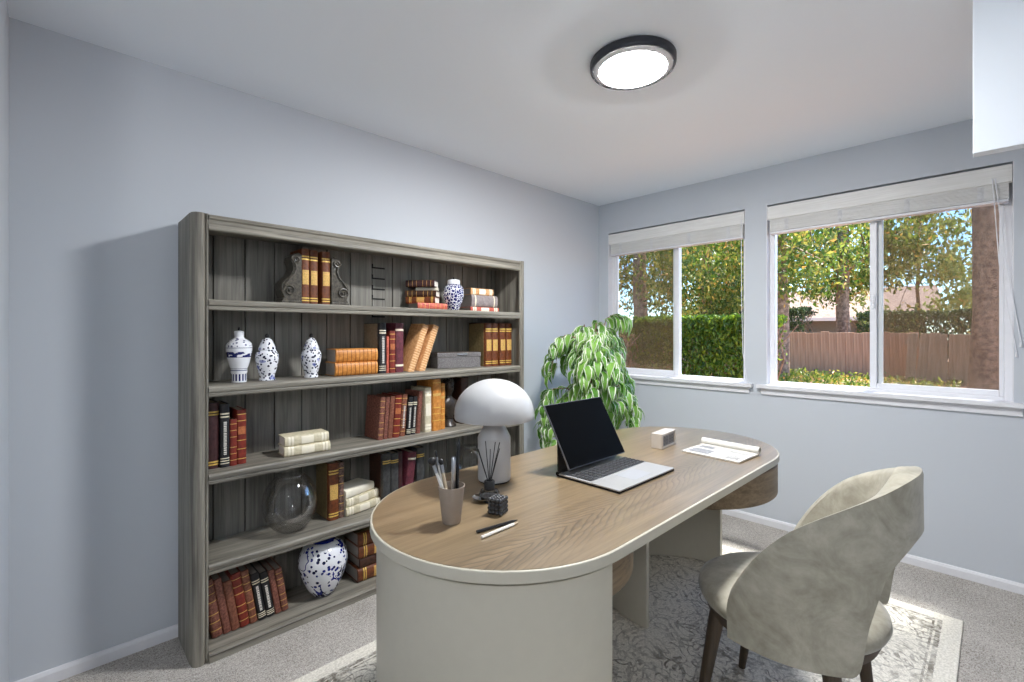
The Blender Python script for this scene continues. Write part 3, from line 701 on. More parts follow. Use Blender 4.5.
# bust
r = empty('bust', (1.712, 2.31, SH[2]+.001), (0, 0, 0), 'dark bronze portrait bust behind the mushroom lamp', 'statue')
m = MB(); m.lathe([(.044, 0), (.046, .006), (.040, .014), (.030, .028), (.026, .045), (.032, .052)], 24); m.build('pedestal', M['bronze'], r, smooth=50)
def blob(rings, n=20):
    m = MB(); vs_ = []; fs_ = []
    for cx, cy_, z, rx, ry in rings:
        for k in range(n): a = 2*PI*k/n; vs_.append((cx+rx*math.cos(a), cy_+ry*math.sin(a), z))
    for i in range(len(rings)-1):
        for k in range(n): a, b = i*n+k, i*n+(k+1) % n; fs_.append((a, b, b+n, a+n))
    fs_.append(tuple(reversed(range(n)))); fs_.append(tuple((len(rings)-1)*n+k for k in range(n))); return m.add(vs_, fs_)
m = blob([(0, 0, .048, .024, .02), (0, 0, .07, .036, .026), (0, 0, .10, .050, .032), (0, 0, .13, .060, .034), (0, 0, .152, .054, .030), (0, 0, .166, .032, .024), (0, 0, .178, .020, .019), (0, -.002, .196, .018, .018), (0, -.005, .204, .021, .022), (0, -.006, .216, .025, .027), (0, -.004, .235, .028, .031), (0, -.001, .255, .028, .031), (0, .002, .272, .022, .025), (0, .003, .281, .010, .012), (0, .003, .284, .002, .002)])
m.sphere((0, -.036, .238), .006, 8, 6, (.8, 1, 1.5)); m.sphere((-.029, 0, .238), .007, 8, 6, (.5, .8, 1.3)); m.sphere((.029, 0, .238), .007, 8, 6, (.5, .8, 1.3)); m.sphere((0, -.031, .222), .007, 8, 6, (1.2, .6, .4)); m.sphere((-.011, -.031, .246), .004, 8, 6); m.sphere((.011, -.031, .246), .004, 8, 6)
m.build('head_and_shoulders', M['bronze'], r, smooth=60)
m = MB()
for k in range(34):
    a = k*2.4; t_ = .25+.75*(k/34); x = .028*math.cos(a)*math.sqrt(1-(t_-.25)**2*.9); y = .004+.03*math.sin(a)*math.sqrt(1-(t_-.25)**2*.9)
    if y < -.016 and t_ < .6: continue
    m.sphere((x, y, .240+.044*t_), .008, 7, 5)
m.build('curly_hair', M['bronze'], r, smooth=60)
book((1.80, 2.30, SH[2]+.001), .06, .285, .12, 'darkbrown', 'none', 'dark brown book standing behind the bust and mushroom lamp', 'upright books on the shelf with the bust')

# grey box
r = empty('storage_box', (1.783, 2.335, SH[3]+.001), (0, 0, math.radians(-14)), label='low pebbled grey box with brown lid and steel clasp', cat='box')
MB().box(-.142, -.06, 0, .142, .06, .066).build('box_body', M['boxside'], r, bevel=.003)
m = MB(); m.box(-.145, -.063, .067, .145, .063, .094); m.build('lid', [M['boxside'], M['boxlid']], r, bevel=.004)
MB().box(-.138, -.056, .094, .138, .056, .0965).build('lid_panel', M['boxlid'], r)
m = MB(); m.box(-.02, -.068, .078, .05, -.063, .090); m.build('clasp', M['silver'], r, bevel=.001)

# ------------------------------------------------------------------ desk
DC = Vector((1.638, 1.085)); HL = .606; DR = .418; DZ = .760
def stadium(hl, rad, n=28, cx=0, cy_=0):
    p = []
    for i in range(n+1): a = -PI/2+PI*i/n; p.append((cx+hl+rad*math.cos(a), cy_+rad*math.sin(a)))
    for i in range(n+1): a = PI/2+PI*i/n; p.append((cx-hl+rad*math.cos(a), cy_+rad*math.sin(a)))
    return p
dk = empty('desk', (DC.x, DC.y, 0), label='long rounded desk with oak veneer top and off-white curved panel legs', cat='desk')
MB().prism(stadium(HL, DR), DZ-.032, DZ-.001, 'z').build('tabletop', M['desk_white'], dk, bevel=.004)
MB().prism(stadium(HL, DR-.007), DZ-.002, DZ, 'z').build('veneer_inlay', M['veneer'], dk)
MB().prism(stadium(HL, DR-.03), DZ-.043, DZ-.032, 'z').build('shadow_gap', M['gap_black'], dk)
def shell(cx, cy_, r0, r1, a0, a1, z0, z1, n=40):
    o_ = [(cx+r1*math.cos(a0+(a1-a0)*i/n), cy_+r1*math.sin(a0+(a1-a0)*i/n)) for i in range(n+1)]
    i_ = [(cx+r0*math.cos(a0+(a1-a0)*i/n), cy_+r0*math.sin(a0+(a1-a0)*i/n)) for i in range(n+1)]
    m = MB(); vs_ = [(u, v, z) for z in (z0, z1) for u, v in o_+i_]; N = n+1; T = 2*N; fs_ = []
    for i in range(n): fs_ += [(i, i+1, T+i+1, T+i), (N+i+1, N+i, T+N+i, T+N+i+1), (i+1, i, N+i, N+i+1), (T+i, T+i+1, T+N+i+1, T+N+i)]
    fs_ += [(0, T, T+N, N), (n, 2*N-1, T+2*N-1, T+n)]
    return m.add(vs_, fs_)
shell(-HL, 0, .374, .399, math.radians(88), math.radians(269.5), .012, DZ-.044).build('pedestal', M['desk_white'], dk, smooth=30, bevel=.002)
shell(HL+.02, 0, .384, .41, math.radians(-3), math.radians(183), .012, .5765).build('pedestal', M['desk_white'], dk, smooth=30, bevel=.002)
def drum(cx, rad, zb): 
    m = MB(); m.lathe([(.001, zb), (rad-.006, zb), (rad, zb+.006), (rad, DZ-.05), (rad-.004, DZ-.046), (.001, DZ-.046)], 64, (cx, 0, 0), cap=False); return m
drum(-HL+.034, .373, .60).build('drawer_drum', M['drum_wood'], dk, smooth=40)
drum(HL+.006, .410, .577).build('drawer_drum', M['drum_wood'], dk, smooth=40)

# ------------------------------------------------------------------ things on the desk
TZ = DZ+.0006
# mushroom lamp
r = empty('table_lamp', (1.171, 1.299, TZ), label='white mushroom-shaped table lamp on the desk', cat='lamp')
MB().lathe([(.056, 0), (.056, .006)], 40).build('foot', M['black'], r, smooth=30)
MB().lathe([(.058, .0055), (.061, .008), (.061, .160), (.060, .165), (.033, .216), (.032, .228), (.032, .25), (.001, .25)], 48, cap=False).build('lamp_base', M['lamp_white'], r, smooth=28)
R = .1475; prof = [(R-.012, .232), (R-.002, .231), (R, .236), (R, .25)]
for i in range(1, 17): a = PI/2*i/16; prof.append((max(.0008, R*math.cos(a)), .25+.127*math.sin(a)))
inner = [(max(.0008, q-.004), z-.004) for q, z in prof[3:]][::-1]
MB().lathe(prof+inner+[(R-.012, .232)], 56, cap=False).build('lamp_shade', M['lamp_white'], r, smooth=50)
# pencil cup
r = empty('pencil_cup', (.823, 1.098, TZ), label='tapered taupe cup on the desk holding brushes and pencils', cat='cup')
MB().lathe([(.001, 0), (.025, 0), (.0265, .003), (.038, .104), (.0385, .107), (.0365, .107), (.0255, .008), (.001, .008)], 36, cap=False).build('cup', M['taupe_cup'], r, smooth=45)
def stick(name, foot, top, rad, mat, label, cat, tip=None, group='brushes and pencils in the taupe cup'):
    f = Vector(foot); t_ = Vector(top); L = (t_-f).length; q = (t_-f).to_track_quat('Z', 'Y').to_euler()
    o = empty(name, f, q, label, cat, group)
    tip(o, L) if tip else MB().lathe([(rad, 0), (rad, L)], 10).build('shaft', M[mat], o, smooth=40)
    return o
def brush_tip(mat, rad, head, hl):
    def fn(o, L):
        MB().lathe([(rad*.7, 0), (rad, .03), (rad*1.1, L-hl-.022)], 10).build('handle', M[mat], o, smooth=40)
        MB().lathe([(rad*1.2, L-hl-.024), (rad*1.25, L-hl)], 10).build('ferrule', M['metal'], o, smooth=40)
        MB().lathe([(rad*1.1, L-hl), (head, L-hl*.55), (head*1.0, L-hl*.2), (head*.6, L), (.0005, L+.002)], 12).build('bristles', M['black'], o, smooth=60)
    return fn
M['pale_wood'] = plain('pale_wood', lin(206, 188, 160), .6, var=.05); M['white_lac'] = plain('white_lacquer', lin(225, 222, 216), .4, var=.02)
cx, cyy, cz = .823, 1.098, TZ+.009
stick('makeup_brush', (cx+.004, cyy-.006, cz), (cx-.046, cyy+.036, cz+.178), .0042, '', 'white-handled brush with round black bristles leaning left in the cup', 'brush', brush_tip('white_lac', .0042, .0115, .022))
stick('makeup_brush', (cx+.006, cyy+.006, cz), (cx-.020, cyy+.026, cz+.172), .0036, '', 'tan-handled brush with small black bristles in the cup', 'brush', brush_tip('pale_wood', .0042, .0078, .016))
stick('makeup_brush', (cx-.004, cyy+.006, cz), (cx-.030, cyy+.036, cz+.196), .003, '', 'thin fine-tipped brush behind the round brush in the cup', 'brush', brush_tip('white_lac', .0026, .0034, .018))
def marker_tip(o, L):
    MB().lathe([(.0062, 0), (.0066, .01), (.0066, L-.05), (.0072, L-.048), (.0072, L-.004), (.005, L)], 14).build('barrel', M['metal'], o, smooth=40)
    MB().box(-.0012, -.0096, L-.045, .0012, -.007, L-.003).build('clip', M['silver'], o)
stick('marker_pen', (cx+.004, cyy-.004, cz), (cx+.008, cyy+.0, cz+.178), .006, '', 'grey capped pen standing upright in the cup', 'pen', marker_tip)
def pencil_tip(mat, r_=.0042):
    def fn(o, L):
        MB().lathe([(r_, .0), (r_, L-.022)], 6).build('shaft', M[mat], o)
        MB().lathe([(r_, L-.022), (.0012, L-.003)], 10).build('sharpened_tip', M['pale_wood'] if mat != 'black' else M['black'], o, smooth=40)
        MB().lathe([(.0012, L-.003), (.0002, L)], 8).build('lead', M['black'], o)
    return fn
stick('pencil', (cx+.012, cyy-.006, cz), (cx+.024, cyy-.004, cz+.232), .005, '', 'tall black pencil standing point up in the cup', 'pencil', pencil_tip('black', .0052))
stick('pencil', (.826, .987, TZ+.0045), (.966, .969, TZ+.0035), .004, '', 'black pencil lying on the desk beside the white one', 'pencil', pencil_tip('black'), 'pencils lying on the desk')
stick('pencil', (.813, .952, TZ+.0045), (.957, .955, TZ+.0035), .004, '', 'white pencil lying on the desk beside the black one', 'pencil', pencil_tip('white_lac'), 'pencils lying on the desk')
# reed diffuser, dish, bubble candle
r = empty('reed_diffuser', (1.022, 1.157, TZ), label='glass reed diffuser with black neck and dark sticks on the desk', cat='diffuser')
MB().lathe([(.001, .0), (.030, 0), (.034, .004), (.034, .024), (.028, .034), (.016, .038), (.016, .04), (.001, .04)], 36, cap=False).build('bottle', thin_glass('smoked_bottle', (.86, .86, .86, 1), .12), r, smooth=40)
MB().lathe([(.001, .002), (.030, .003), (.031, .015), (.001, .015)], 30, cap=False).build('oil', plain('dark_oil', lin(60, 58, 56), .1, var=0), r, smooth=40)
MB().lathe([(.015, .034), (.0175, .036), (.0175, .062), (.016, .064), (.010, .064), (.010, .05)], 30, cap=False).build('collar', M['black'], r, smooth=40)
for ang, tl, L in ((2.6, .40, .135), (2.0, .24, .145), (1.2, .06, .12), (.3, .14, .145), (-.3, .24, .15), (-.8, .36, .14), (3.4, .3, .13)):
    d = Vector((math.cos(ang-.75)*tl, math.sin(ang-.75)*tl, 1)).normalized(); p0 = Vector((0, 0, .045)); MB().tube([p0, p0+d*L], .0016, 6).build('reed', M['black'], r)
r = empty('trinket_dish', (1.000, 1.168, TZ), label='small polished silver dish beside the reed diffuser', cat='dish')
MB().lathe([(.001, 0), (.016, 0), (.020, .003), (.031, .012), (.032, .0135), (.029, .012), (.018, .005), (.001, .004)], 36, cap=False).build('dish', M['silver'], r, smooth=50)
MB().lathe([(.004, .0045), (.007, .006), (.006, .010), (.001, .0115)], 16).build('stud', M['silver'], r, smooth=50)
r = empty('bubble_candle', (.966, 1.055, TZ), (0, 0, .35), 'dark grey bubble cube candle in front of the reed diffuser', 'candle')
m = MB(); q = .0122; rr = .0070
for i in range(4):
    for j in range(4):
        for k in range(4):
            if 0 < i < 3 and 0 < j < 3 and k < 3: continue
            m.sphere(((i-1.5)*q, (j-1.5)*q, rr+k*q), rr, 12, 8)
m.box(-1.5*q, -1.5*q, rr, 1.5*q, 1.5*q, rr+3*q)
m.build('wax_cube', plain('dark_grey_wax', lin(58, 58, 60), .25, var=0), r, smooth=60)
MB().tube([(0, 0, rr*2+3*q-.002), (.001, 0, rr*2+3*q+.004)], .0009, 6).build('wick', M['paper'], r)
# laptop
r = empty('laptop', (1.574, 1.027, TZ), label='tablet laptop with black screen and keyboard open on the desk', cat='laptop')
MB().box(-.200, -.138, 0, .190, .140, .007).build('base_cover', M['gap_black'], r, bevel=.002)
deck = MB().box(-.200, -.138, .007, .190, .140, .012).build('keyboard_deck', M['deck'], r, bevel=.0015)
MB().box(-.190, -.012, .0119, .190, .090, .0123).build('key_well', M['metal'], deck)
kb = MB(); kb.box(-.0108, -.0078, 0, .0108, .0078, .0022); key = kb.build('key', M['key'], deck, bevel=.0012, seg=1, loc=(-.175, .078, .0124))
first = True
for j in range(5):
    for i in range(14):
        if j == 4 and 4 <= i <= 8: continue
        if first: first = False; continue
        k = key.copy(); C.objects.link(k); k.parent = deck; k.location = (-.175+.0269*i, .078-.0195*j, .0124)
MB().box(-.068, -.0078, 0, .068, .0078, .0022).build('space_bar', M['key'], deck, bevel=.0012, seg=1, loc=(-.0135, .0, .0124))
MB().box(-.062, -.112, .0119, .062, -.028, .0124).build('trackpad', M['trackpad'], deck, bevel=.001)
Ms = Matrix.Translation((0, .086, .033)) @ Matrix.Rotation(-math.radians(29.5), 4, 'X')
m = MB(); m.box(-.190, 0, 0, .190, .007, .262, Ms); scs = m.build('screen_case', M['graphite'], r, bevel=.0015)
m = MB(); m.box(-.187, -.0012, .003, .187, .0, .259, Ms); m.build('display', M['screen'], scs)
m = MB(); m.prism([(.140, .002), (.146, .012), (.148, .128), (.144, .131), (.138, .014), (.134, .004)], -.19, .19, 'x'); m.build('kickstand_flap', M['gap_black'], r)
MB().tube([(-.2, .138, .010), (.19, .138, .010)], .008, 10).build('hinge', M['gap_black'], r, smooth=60)
# desk clock
r = empty('desk_clock', (2.118, 1.122, TZ), (0, 0, math.radians(5)), 'small taupe block clock on the far half of the desk', 'clock')
m = MB(); w_, d_, h_ = .080, .028, .071
m.box(-w_, -d_, 0, w_, -d_+.006, .010); m.box(-w_, -d_, h_-.010, w_, -d_+.006, h_); m.box(-w_, -d_, .010, -w_+.012, -d_+.006, h_-.010); m.box(w_-.012, -d_, .010, w_, -d_+.006, h_-.010); m.box(-w_, -d_+.006, 0, w_, d_, h_)
m.build('case', M['clockbox'], r, bevel=.002)
MB().box(-w_+.012, -d_+.0045, .010, w_-.012, -d_+.006, h_-.010).build('clock_face', plain('clock_face_grey', lin(128, 124, 118), .4, var=.05), r)
m = MB()
for x in (-.046, -.018, .018, .046):
    for (a, b, c_, d2) in ((-.008, .050, .008, .053), (-.008, .034, .008, .037), (-.008, .018, .008, .021), (-.009, .020, -.006, .051), (.006, .020, .009, .051)): m.box(x+a, -d_+.0036, b, x+c_, -d_+.0046, d2)
m.build('digits', plain('digit_grey', lin(86, 83, 80), .5, var=0), r)
# magazine: flat page to the left, leaves rolled back along the far edge
r = empty('magazine', (2.168, .868, TZ), (0, 0, math.radians(-4)), 'open magazine with its leaves rolled back, at the far end of desk', 'magazine')
def sheet(path, y0, y1, th):
    o_ = path; n = len(path); up = []
    for i in range(n):
        a = path[max(0, i-1)]; b = path[min(n-1, i+1)]; dx, dz = b[0]-a[0], b[1]-a[1]; l_ = math.hypot(dx, dz); up.append((path[i][0]-dz/l_*th, path[i][1]+dx/l_*th))
    m = MB(); vs_ = [(x, y, z) for y in (y0, y1) for x, z in path+up]; T = 2*n; fs_ = []
    for i in range(n-1): fs_ += [(i, T+i, T+i+1, i+1), (n+i, n+i+1, T+n+i+1, T+n+i), (i, i+1, n+i+1, n+i), (T+i+1, T+i, T+n+i, T+n+i+1)]
    fs_ += [(0, n, T+n, T), (n-1, T+n-1, T+2*n-1, 2*n-1)]; return m.add(vs_, fs_)
flat = [(-.105+.02*i, .0005+.0025*math.sin(PI*i/10)) for i in range(11)]
sheet(flat, -.128, .132, .006).build('lower_pages', M['paper'], r, smooth=40)
roll = [(.062+.02*i/4, .0075) for i in range(4)]+[(.094+.0155*math.sin(a), .0230-.0155*math.cos(a)) for a in [k*PI*1.75/18 for k in range(19)]]
sheet(roll, -.13, .136, .003).build('rolled_pages', M['paper'], r, smooth=40)
m = MB()
m.box(-.085, .02, .0082, -.01, .115, .0090); m.box(.01, .045, .0086, .055, .115, .0092)
m.build('photo_print', M['ink_grey'], r)
m = MB(); rr = random.Random(4)
for k in range(9): x = -.08+.015*k; m.box(x, -.11, .0086-.0012*abs(k-4)/4, x+.005, -.11+rr.uniform(.05, .10), .0092)
m.build('text_lines', M['ink_grey'], r)
m = MB()
for k in range(6): y = -.11+.036*k; m.box(.090, y, .0414, .098, y+rr.uniform(.012, .03), .0420)
m.build('cover_print', M['ink_grey'], r)

# ------------------------------------------------------------------ chair (faces the desk, +y)
CC = Vector((1.715, .465))
ch = empty('barrel_chair', (CC.x, CC.y, .0098), label='taupe velvet barrel chair with open back and dark wooden legs', cat='chair')
RO = .322
def interp(tab, x, flat0=True):
    # monotone cubic through the table
    n = len(tab); X = [p[0] for p in tab]; Y = [p[1] for p in tab]; D = [(Y[i+1]-Y[i])/(X[i+1]-X[i]) for i in range(n-1)]
    S = [0.0]+[0 if D[i-1]*D[i] <= 0 else 2*D[i-1]*D[i]/(D[i-1]+D[i]) for i in range(1, n-1)]+[D[-1]]
    for i in range(n-1):
        if x <= X[i+1]:
            h = X[i+1]-X[i]; t_ = (x-X[i])/h
            return (2*t_**3-3*t_**2+1)*Y[i]+(t_**3-2*t_**2+t_)*h*S[i]+(-2*t_**3+3*t_**2)*Y[i+1]+(t_**3-t_**2)*h*S[i+1]
    return Y[-1]
TOP = [(0, .914), (10, .912), (20, .904), (35, .880), (53, .842), (72, .782), (84, .718), (93, .650), (100, .582), (103.5, .54), (105, .50)]
BOT = [(0, .752), (10, .748), (22, .722), (33, .675), (37, .626), (40, .576), (42.5, .525), (44, .455), (45.5, .420), (49, .405), (105, .408)]
THK = [(0, .060), (15, .055), (38, .036), (62, .024), (105, .021)]
ds = sorted(set([0, 5, 10, 15, 20, 25, 30, 34, 36, 38, 39.5, 40.7, 42, 43, 44, 44.8, 45.5, 47, 49, 52] + list(range(55, 101, 4)) + [100, 101.5, 103, 104, 104.6, 105]))
ds = [-d for d in ds[::-1] if d > 0]+ds
NR = 16
m = MB(); vs_ = []; fs_ = []
for d in ds:
    a = math.radians(270+d); zt, zb = interp(TOP, abs(d)), interp(BOT, abs(d)); th = interp(THK, abs(d)); hgt = zt-zb; rd = min(.008, hgt*.3)
    loop = []
    for j in range(NR+1):
        f = j/NR; z = zb+hgt*f; e = 0
        if z > zt-rd: e = rd*.45*(1-math.sqrt(max(0, 1-((z-(zt-rd))/rd)**2)))
        flare = .012*max(0, (z-.45)/.5)
        loop.append((RO-.006+flare-e+.006*math.sin(PI*min(1, max(0, (z-.42)/.45))), z))
    ro = loop[-1][0]
    sl = min(1, abs(d)/50); slope = .7*th*sl*sl*(3-2*sl)
    for q in (.22, .5, .78): loop.append((ro-th*q, zt+.003*math.sin(PI*q)-slope*q))
    for j in range(NR+1):
        f = 1-j/NR; z = zb+max(.004, hgt-slope)*f; e = 0
        flare = .012*max(0, (z-.45)/.5)
        loop.append((RO-.006+flare-th+e-.01*math.sin(PI*f), z))
    for rad, z in loop: vs_.append((rad*math.cos(a), rad*math.sin(a), z))
K = len(loop)
for i in range(len(ds)-1):
    for j in range(K):
        j2 = (j+1) % K; fs_.append((i*K+j, (i+1)*K+j, (i+1)*K+j2, i*K+j2))
fs_.append(tuple(range(K))); fs_.append(tuple((len(ds)-1)*K+j for j in reversed(range(K))))
m.add(vs_, fs_); m.build('backrest', M['velvet'], ch, smooth=50)
# seat cushion and rail
def oval(rings, cx, cy_, n=56):
    m = MB(); vs_ = []; fs_ = []
    for z, rx, ry in rings:
        for k in range(n): a = 2*PI*k/n; vs_.append((cx+rx*math.cos(a), cy_+ry*math.sin(a), z))
    for i in range(len(rings)-1):
        for k in range(n): a, b = i*n+k, i*n+(k+1) % n; fs_.append((a, b, b+n, a+n))
    fs_.append(tuple(reversed(range(n)))); fs_.append(tuple((len(rings)-1)*n+k for k in range(n))); return m.add(vs_, fs_)
SX, SY = .258, .262
rings = [(.412, SX-.008, SY-.008), (.418, SX, SY), (.436, SX+.008, SY+.008), (.455, SX+.004, SY+.004), (.470, SX-.016, SY-.016), (.480, SX-.05, SY-.05), (.486, SX-.10, SY-.10), (.489, .06, .06), (.4895, .002, .002)]
oval(rings, 0, .01).build('seat_cushion', M['velvet'], ch, smooth=60)
oval([(.368, SX-.03, SY-.03), (.372, SX-.022, SY-.022), (.411, SX-.006, SY-.006)], 0, .01).build('seat_rail', M['leg_wood'], ch, smooth=40)
for x, y, fx, fy in ((-.172, .168, -.200, .222), (.172, .168, .200, .222), (-.178, -.148, -.20, -.19), (.178, -.148, .20, -.19)):
    MB().tube([(x*.97, y*.97, .40), (x, y, .37), (fx, fy, .0)], [.024, .024, .0125], 14).build('leg', M['leg_wood'], ch, smooth=40)

# ------------------------------------------------------------------ rug
rg = MB(); rg.box(-1.24, -.865, 0, 1.24, .865, .009)
tag(rg.build('area_rug', M['rug'], None, bevel=.004, loc=(1.70, .965, .0005)), 'pale grey area rug with worn dark scroll pattern under the desk', 'rug')

# ------------------------------------------------------------------ weeping fig
def leaf_mat(name, g1, g2, edge=None, trans=.35):
    t = NT(name); t.set(Roughness=.45)
    geo = t.n('ShaderNodeNewGeometry'); col_ = t.ramp(geo.outputs['Random Per Island'], g1 if isinstance(g1, list) else [(0, g1), (1, g2)])
    if edge:
        at = t.n('ShaderNodeAttribute', attribute_name='margin'); nn = t.noise(t.coord(), 45, 2)
        col_ = t.mix(t.math('GREATER_THAN', t.math('ADD', at.outputs['Fac'], t.math('MULTIPLY', nn, .55)), .96), col_, edge)
    t.col(col_)
    tl = t.n('ShaderNodeBsdfTranslucent'); t.l(col_, tl.inputs[0]); mx = t.n('ShaderNodeMixShader'); mx.inputs[0].default_value = trans
    t.l(t.b.outputs[0], mx.inputs[1]); t.l(tl.outputs[0], mx.inputs[2]); t.l(mx.outputs[0], t.o.inputs[0]); return t.m
M['fig_leaf'] = leaf_mat('variegated_leaf', lin(92, 148, 52), lin(150, 198, 92), lin(236, 242, 220), .45)
M['bark'] = leather('bark', lin(116, 92, 74), lin(180, 150, 124), 14, .9)
PX, PY = 2.72, 1.985
pl = empty('potted_fig', (PX, PY, 0), label='leafy variegated green plant in the corner between bookcase and window', cat='plant')
MB().lathe([(.001, 0), (.115, 0), (.12, .01), (.15, .25), (.155, .262), (.14, .262), (.135, .235), (.001, .235)], 40, cap=False).build('pot', M['taupe_cup'], pl, smooth=40)
MB().lathe([(.001, .236), (.134, .236)], 30, cap=False).build('soil', leather('potting_soil', lin(46, 36, 28), lin(70, 56, 44), 60, .95), pl)
tr = MB(); RR = random.Random(11)
tr.tube([(0, 0, .2), (.01, .005, .5), (-.005, .01, .8), (.005, 0, 1.05)], [.017, .014, .011, .007], 9)
branches = []
for k in range(38):
    a = k*2.399; zb = .55+.6*RR.random(); rad = .295*(.35+.65*RR.random())
    top = min(1.37-.9*rad*rad, zb+.12+.2*RR.random())
    if k < 9: rad = .06+.018*k; top = 1.38-.012*k
    px_, py_ = rad*math.cos(a), rad*math.sin(a)*.92
    pts = [(0, 0, zb), (px_*.35, py_*.35, (zb+top)/2+.05), (px_*.75, py_*.75, top), (px_*1.02, py_*1.02, top-.06), (px_*1.12, py_*1.12, top-.18-.1*RR.random())]
    branches.append(pts); tr.tube(pts, [.006, .005, .0035, .0025, .0015], 6)
pts = [(0, 0, 1.0), (.04, -.04, 1.25), (.07, -.07, 1.41), (.11, -.11, 1.44), (.15, -.15, 1.41)]
branches.append(pts); tr.tube(pts, [.006, .005, .003, .002, .0015], 6)
pts = [(0, 0, .75), (-.14, .11, .92), (-.22, .17, .92), (-.26, .20, .82), (-.275, .205, .66)]
branches.append(pts); tr.tube(pts, [.006, .005, .003, .002, .0015], 6)
tr.build('stem', M['bark'], pl, smooth=50)
lv, lf, lm = [], [], []
def fig_leaf(p, az, L, wd, droop):
    """drooping pointed blade, folded along its midrib"""
    b = len(lv); ca, sa = math.cos(az), math.sin(az); x = z = 0.0; ang = .25
    prof = [(0, .08), (.18, .75), (.42, 1.0), (.68, .72), (.88, .3), (1, .02)]
    last = 0
    for f, wf in prof:
        ds_ = (f-last)*L; last = f; ang -= droop*(ds_/L)*1.9; x += ds_*math.cos(ang); z += ds_*math.sin(ang)
        for s_, mg in ((-1, 1), (-.5, .45), (0, 0), (.5, .45), (1, 1)):
            o_ = s_*wd/2*wf; fold = abs(o_)*.45
            lv.append((p[0]+ca*x-sa*o_, p[1]+sa*x+ca*o_, p[2]+z+fold)); lm.append(mg)
    for i in range(len(prof)-1):
        for j in range(4): lf.append((b+i*5+j, b+i*5+j+1, b+(i+1)*5+j+1, b+(i+1)*5+j))
for bi, pts in enumerate(branches):
    P_ = [Vector(p) for p in pts]
    for f in ((1.0,1.35,1.7,2.0,2.3,2.6,2.85,3.1,3.4,3.7,4.0) if bi < 38 else (.8,1.2,1.6,2.0,2.3,2.6,2.9,3.2,3.5,3.8,4.0)):
        i = min(3, int(f)); p = P_[i].lerp(P_[i+1], f-i)
        for s_ in (1, -1, 0) if RR.random() < .7 else (1, 0):
            out_a = math.atan2(p.y, p.x)+RR.uniform(-1.3, 1.3)
            q = p+Vector((RR.uniform(-.02, .02), RR.uniform(-.02, .02), RR.uniform(-.02, .02)))
            fig_leaf(q, out_a, RR.uniform(.115, .17), RR.uniform(.040, .060), RR.uniform(.9, 1.6))
me = bpy.data.meshes.new('foliage'); me.from_pydata(lv, [], lf); me.materials.append(M['fig_leaf'])
at = me.attributes.new('margin', 'FLOAT', 'POINT'); at.data.foreach_set('value', lm)
me.polygons.foreach_set('use_smooth', [True]*len(me.polygons)); fo = bpy.data.objects.new('foliage', me); C.objects.link(fo); fo.parent = pl

# ------------------------------------------------------------------ garden outside
GZ = .37
M['soil'] = leather('garden_soil', lin(120, 84, 62), lin(168, 126, 98), 2.5, .95)
M['fence_wood'] = wood('cedar_board', lin(150, 110, 84), lin(206, 164, 134), 'z', .35, .8)
M['fence_old'] = wood('weathered_board', lin(140, 116, 90), lin(190, 164, 136), 'z', .35, .85)
M['leaf_mix'] = leaf_mat('garden_leaf', [(0, lin(58, 88, 22)), (.35, lin(88, 112, 40)), (.7, lin(128, 142, 60)), (.92, lin(178, 164, 76)), (1, lin(196, 144, 76))], None, None, .45)
M['leaf_green'] = leaf_mat('hedge_leaf', [(0, lin(50, 78, 16)), (.5, lin(84, 112, 26)), (1, lin(138, 158, 44))], None, None, .4)
M['leaf_pale'] = leaf_mat('pale_garden_leaf', [(0, lin(112, 130, 58)), (.5, lin(158, 168, 92)), (.88, lin(196, 196, 122)), (1, lin(214, 172, 98))], None, None, .45)
gd = MB(); n = 40
gd.box(XW+.13, -40, GZ-.3, 80, 60, GZ); struct(gd.build('ground', M['soil']))
M['evergreen'] = leaf_mat('evergreen_leaf', [(0, lin(34, 50, 26)), (.6, lin(62, 82, 42)), (1, lin(104, 118, 62))], None, None, .3)
def leaves(n, sampler, size, seed):
    R_ = random.Random(seed); m = MB()
    for _ in range(n):
        p = Vector(sampler(R_)); s_ = size*R_.uniform(.6, 1.3); q = Euler((R_.uniform(0, 6.28), R_.uniform(0, 6.28), R_.uniform(0, 6.28))).to_matrix()
        u = q @ Vector((s_, 0, 0)); v = q @ Vector((0, s_*.5, 0)); w_ = q @ Vector((0, 0, s_*.18))
        m.add([p-u, p+v*.9-w_, p+u, p-v*.9-w_], [(0, 1, 2, 3)])
    return m
def clumps(cx, cy_, cz, rx, ry, rz, k, seed, cr=.35, hollow=True):
    R_ = random.Random(seed); cs = []
    while len(cs) < k:
        x, y, z = (R_.uniform(-1, 1) for _ in range(3)); l_ = x*x+y*y+z*z
        if l_ > 1 or (hollow and l_ < .1): continue
        cs.append((cx+x*rx, cy_+y*ry, cz+z*rz))
    def s_(R2):
        c_ = R2.choice(cs); return tuple(c_[i]+R2.gauss(0, 1)*cr*(.75 if i == 2 else 1)*.55 for i in range(3))
    return s_, cs
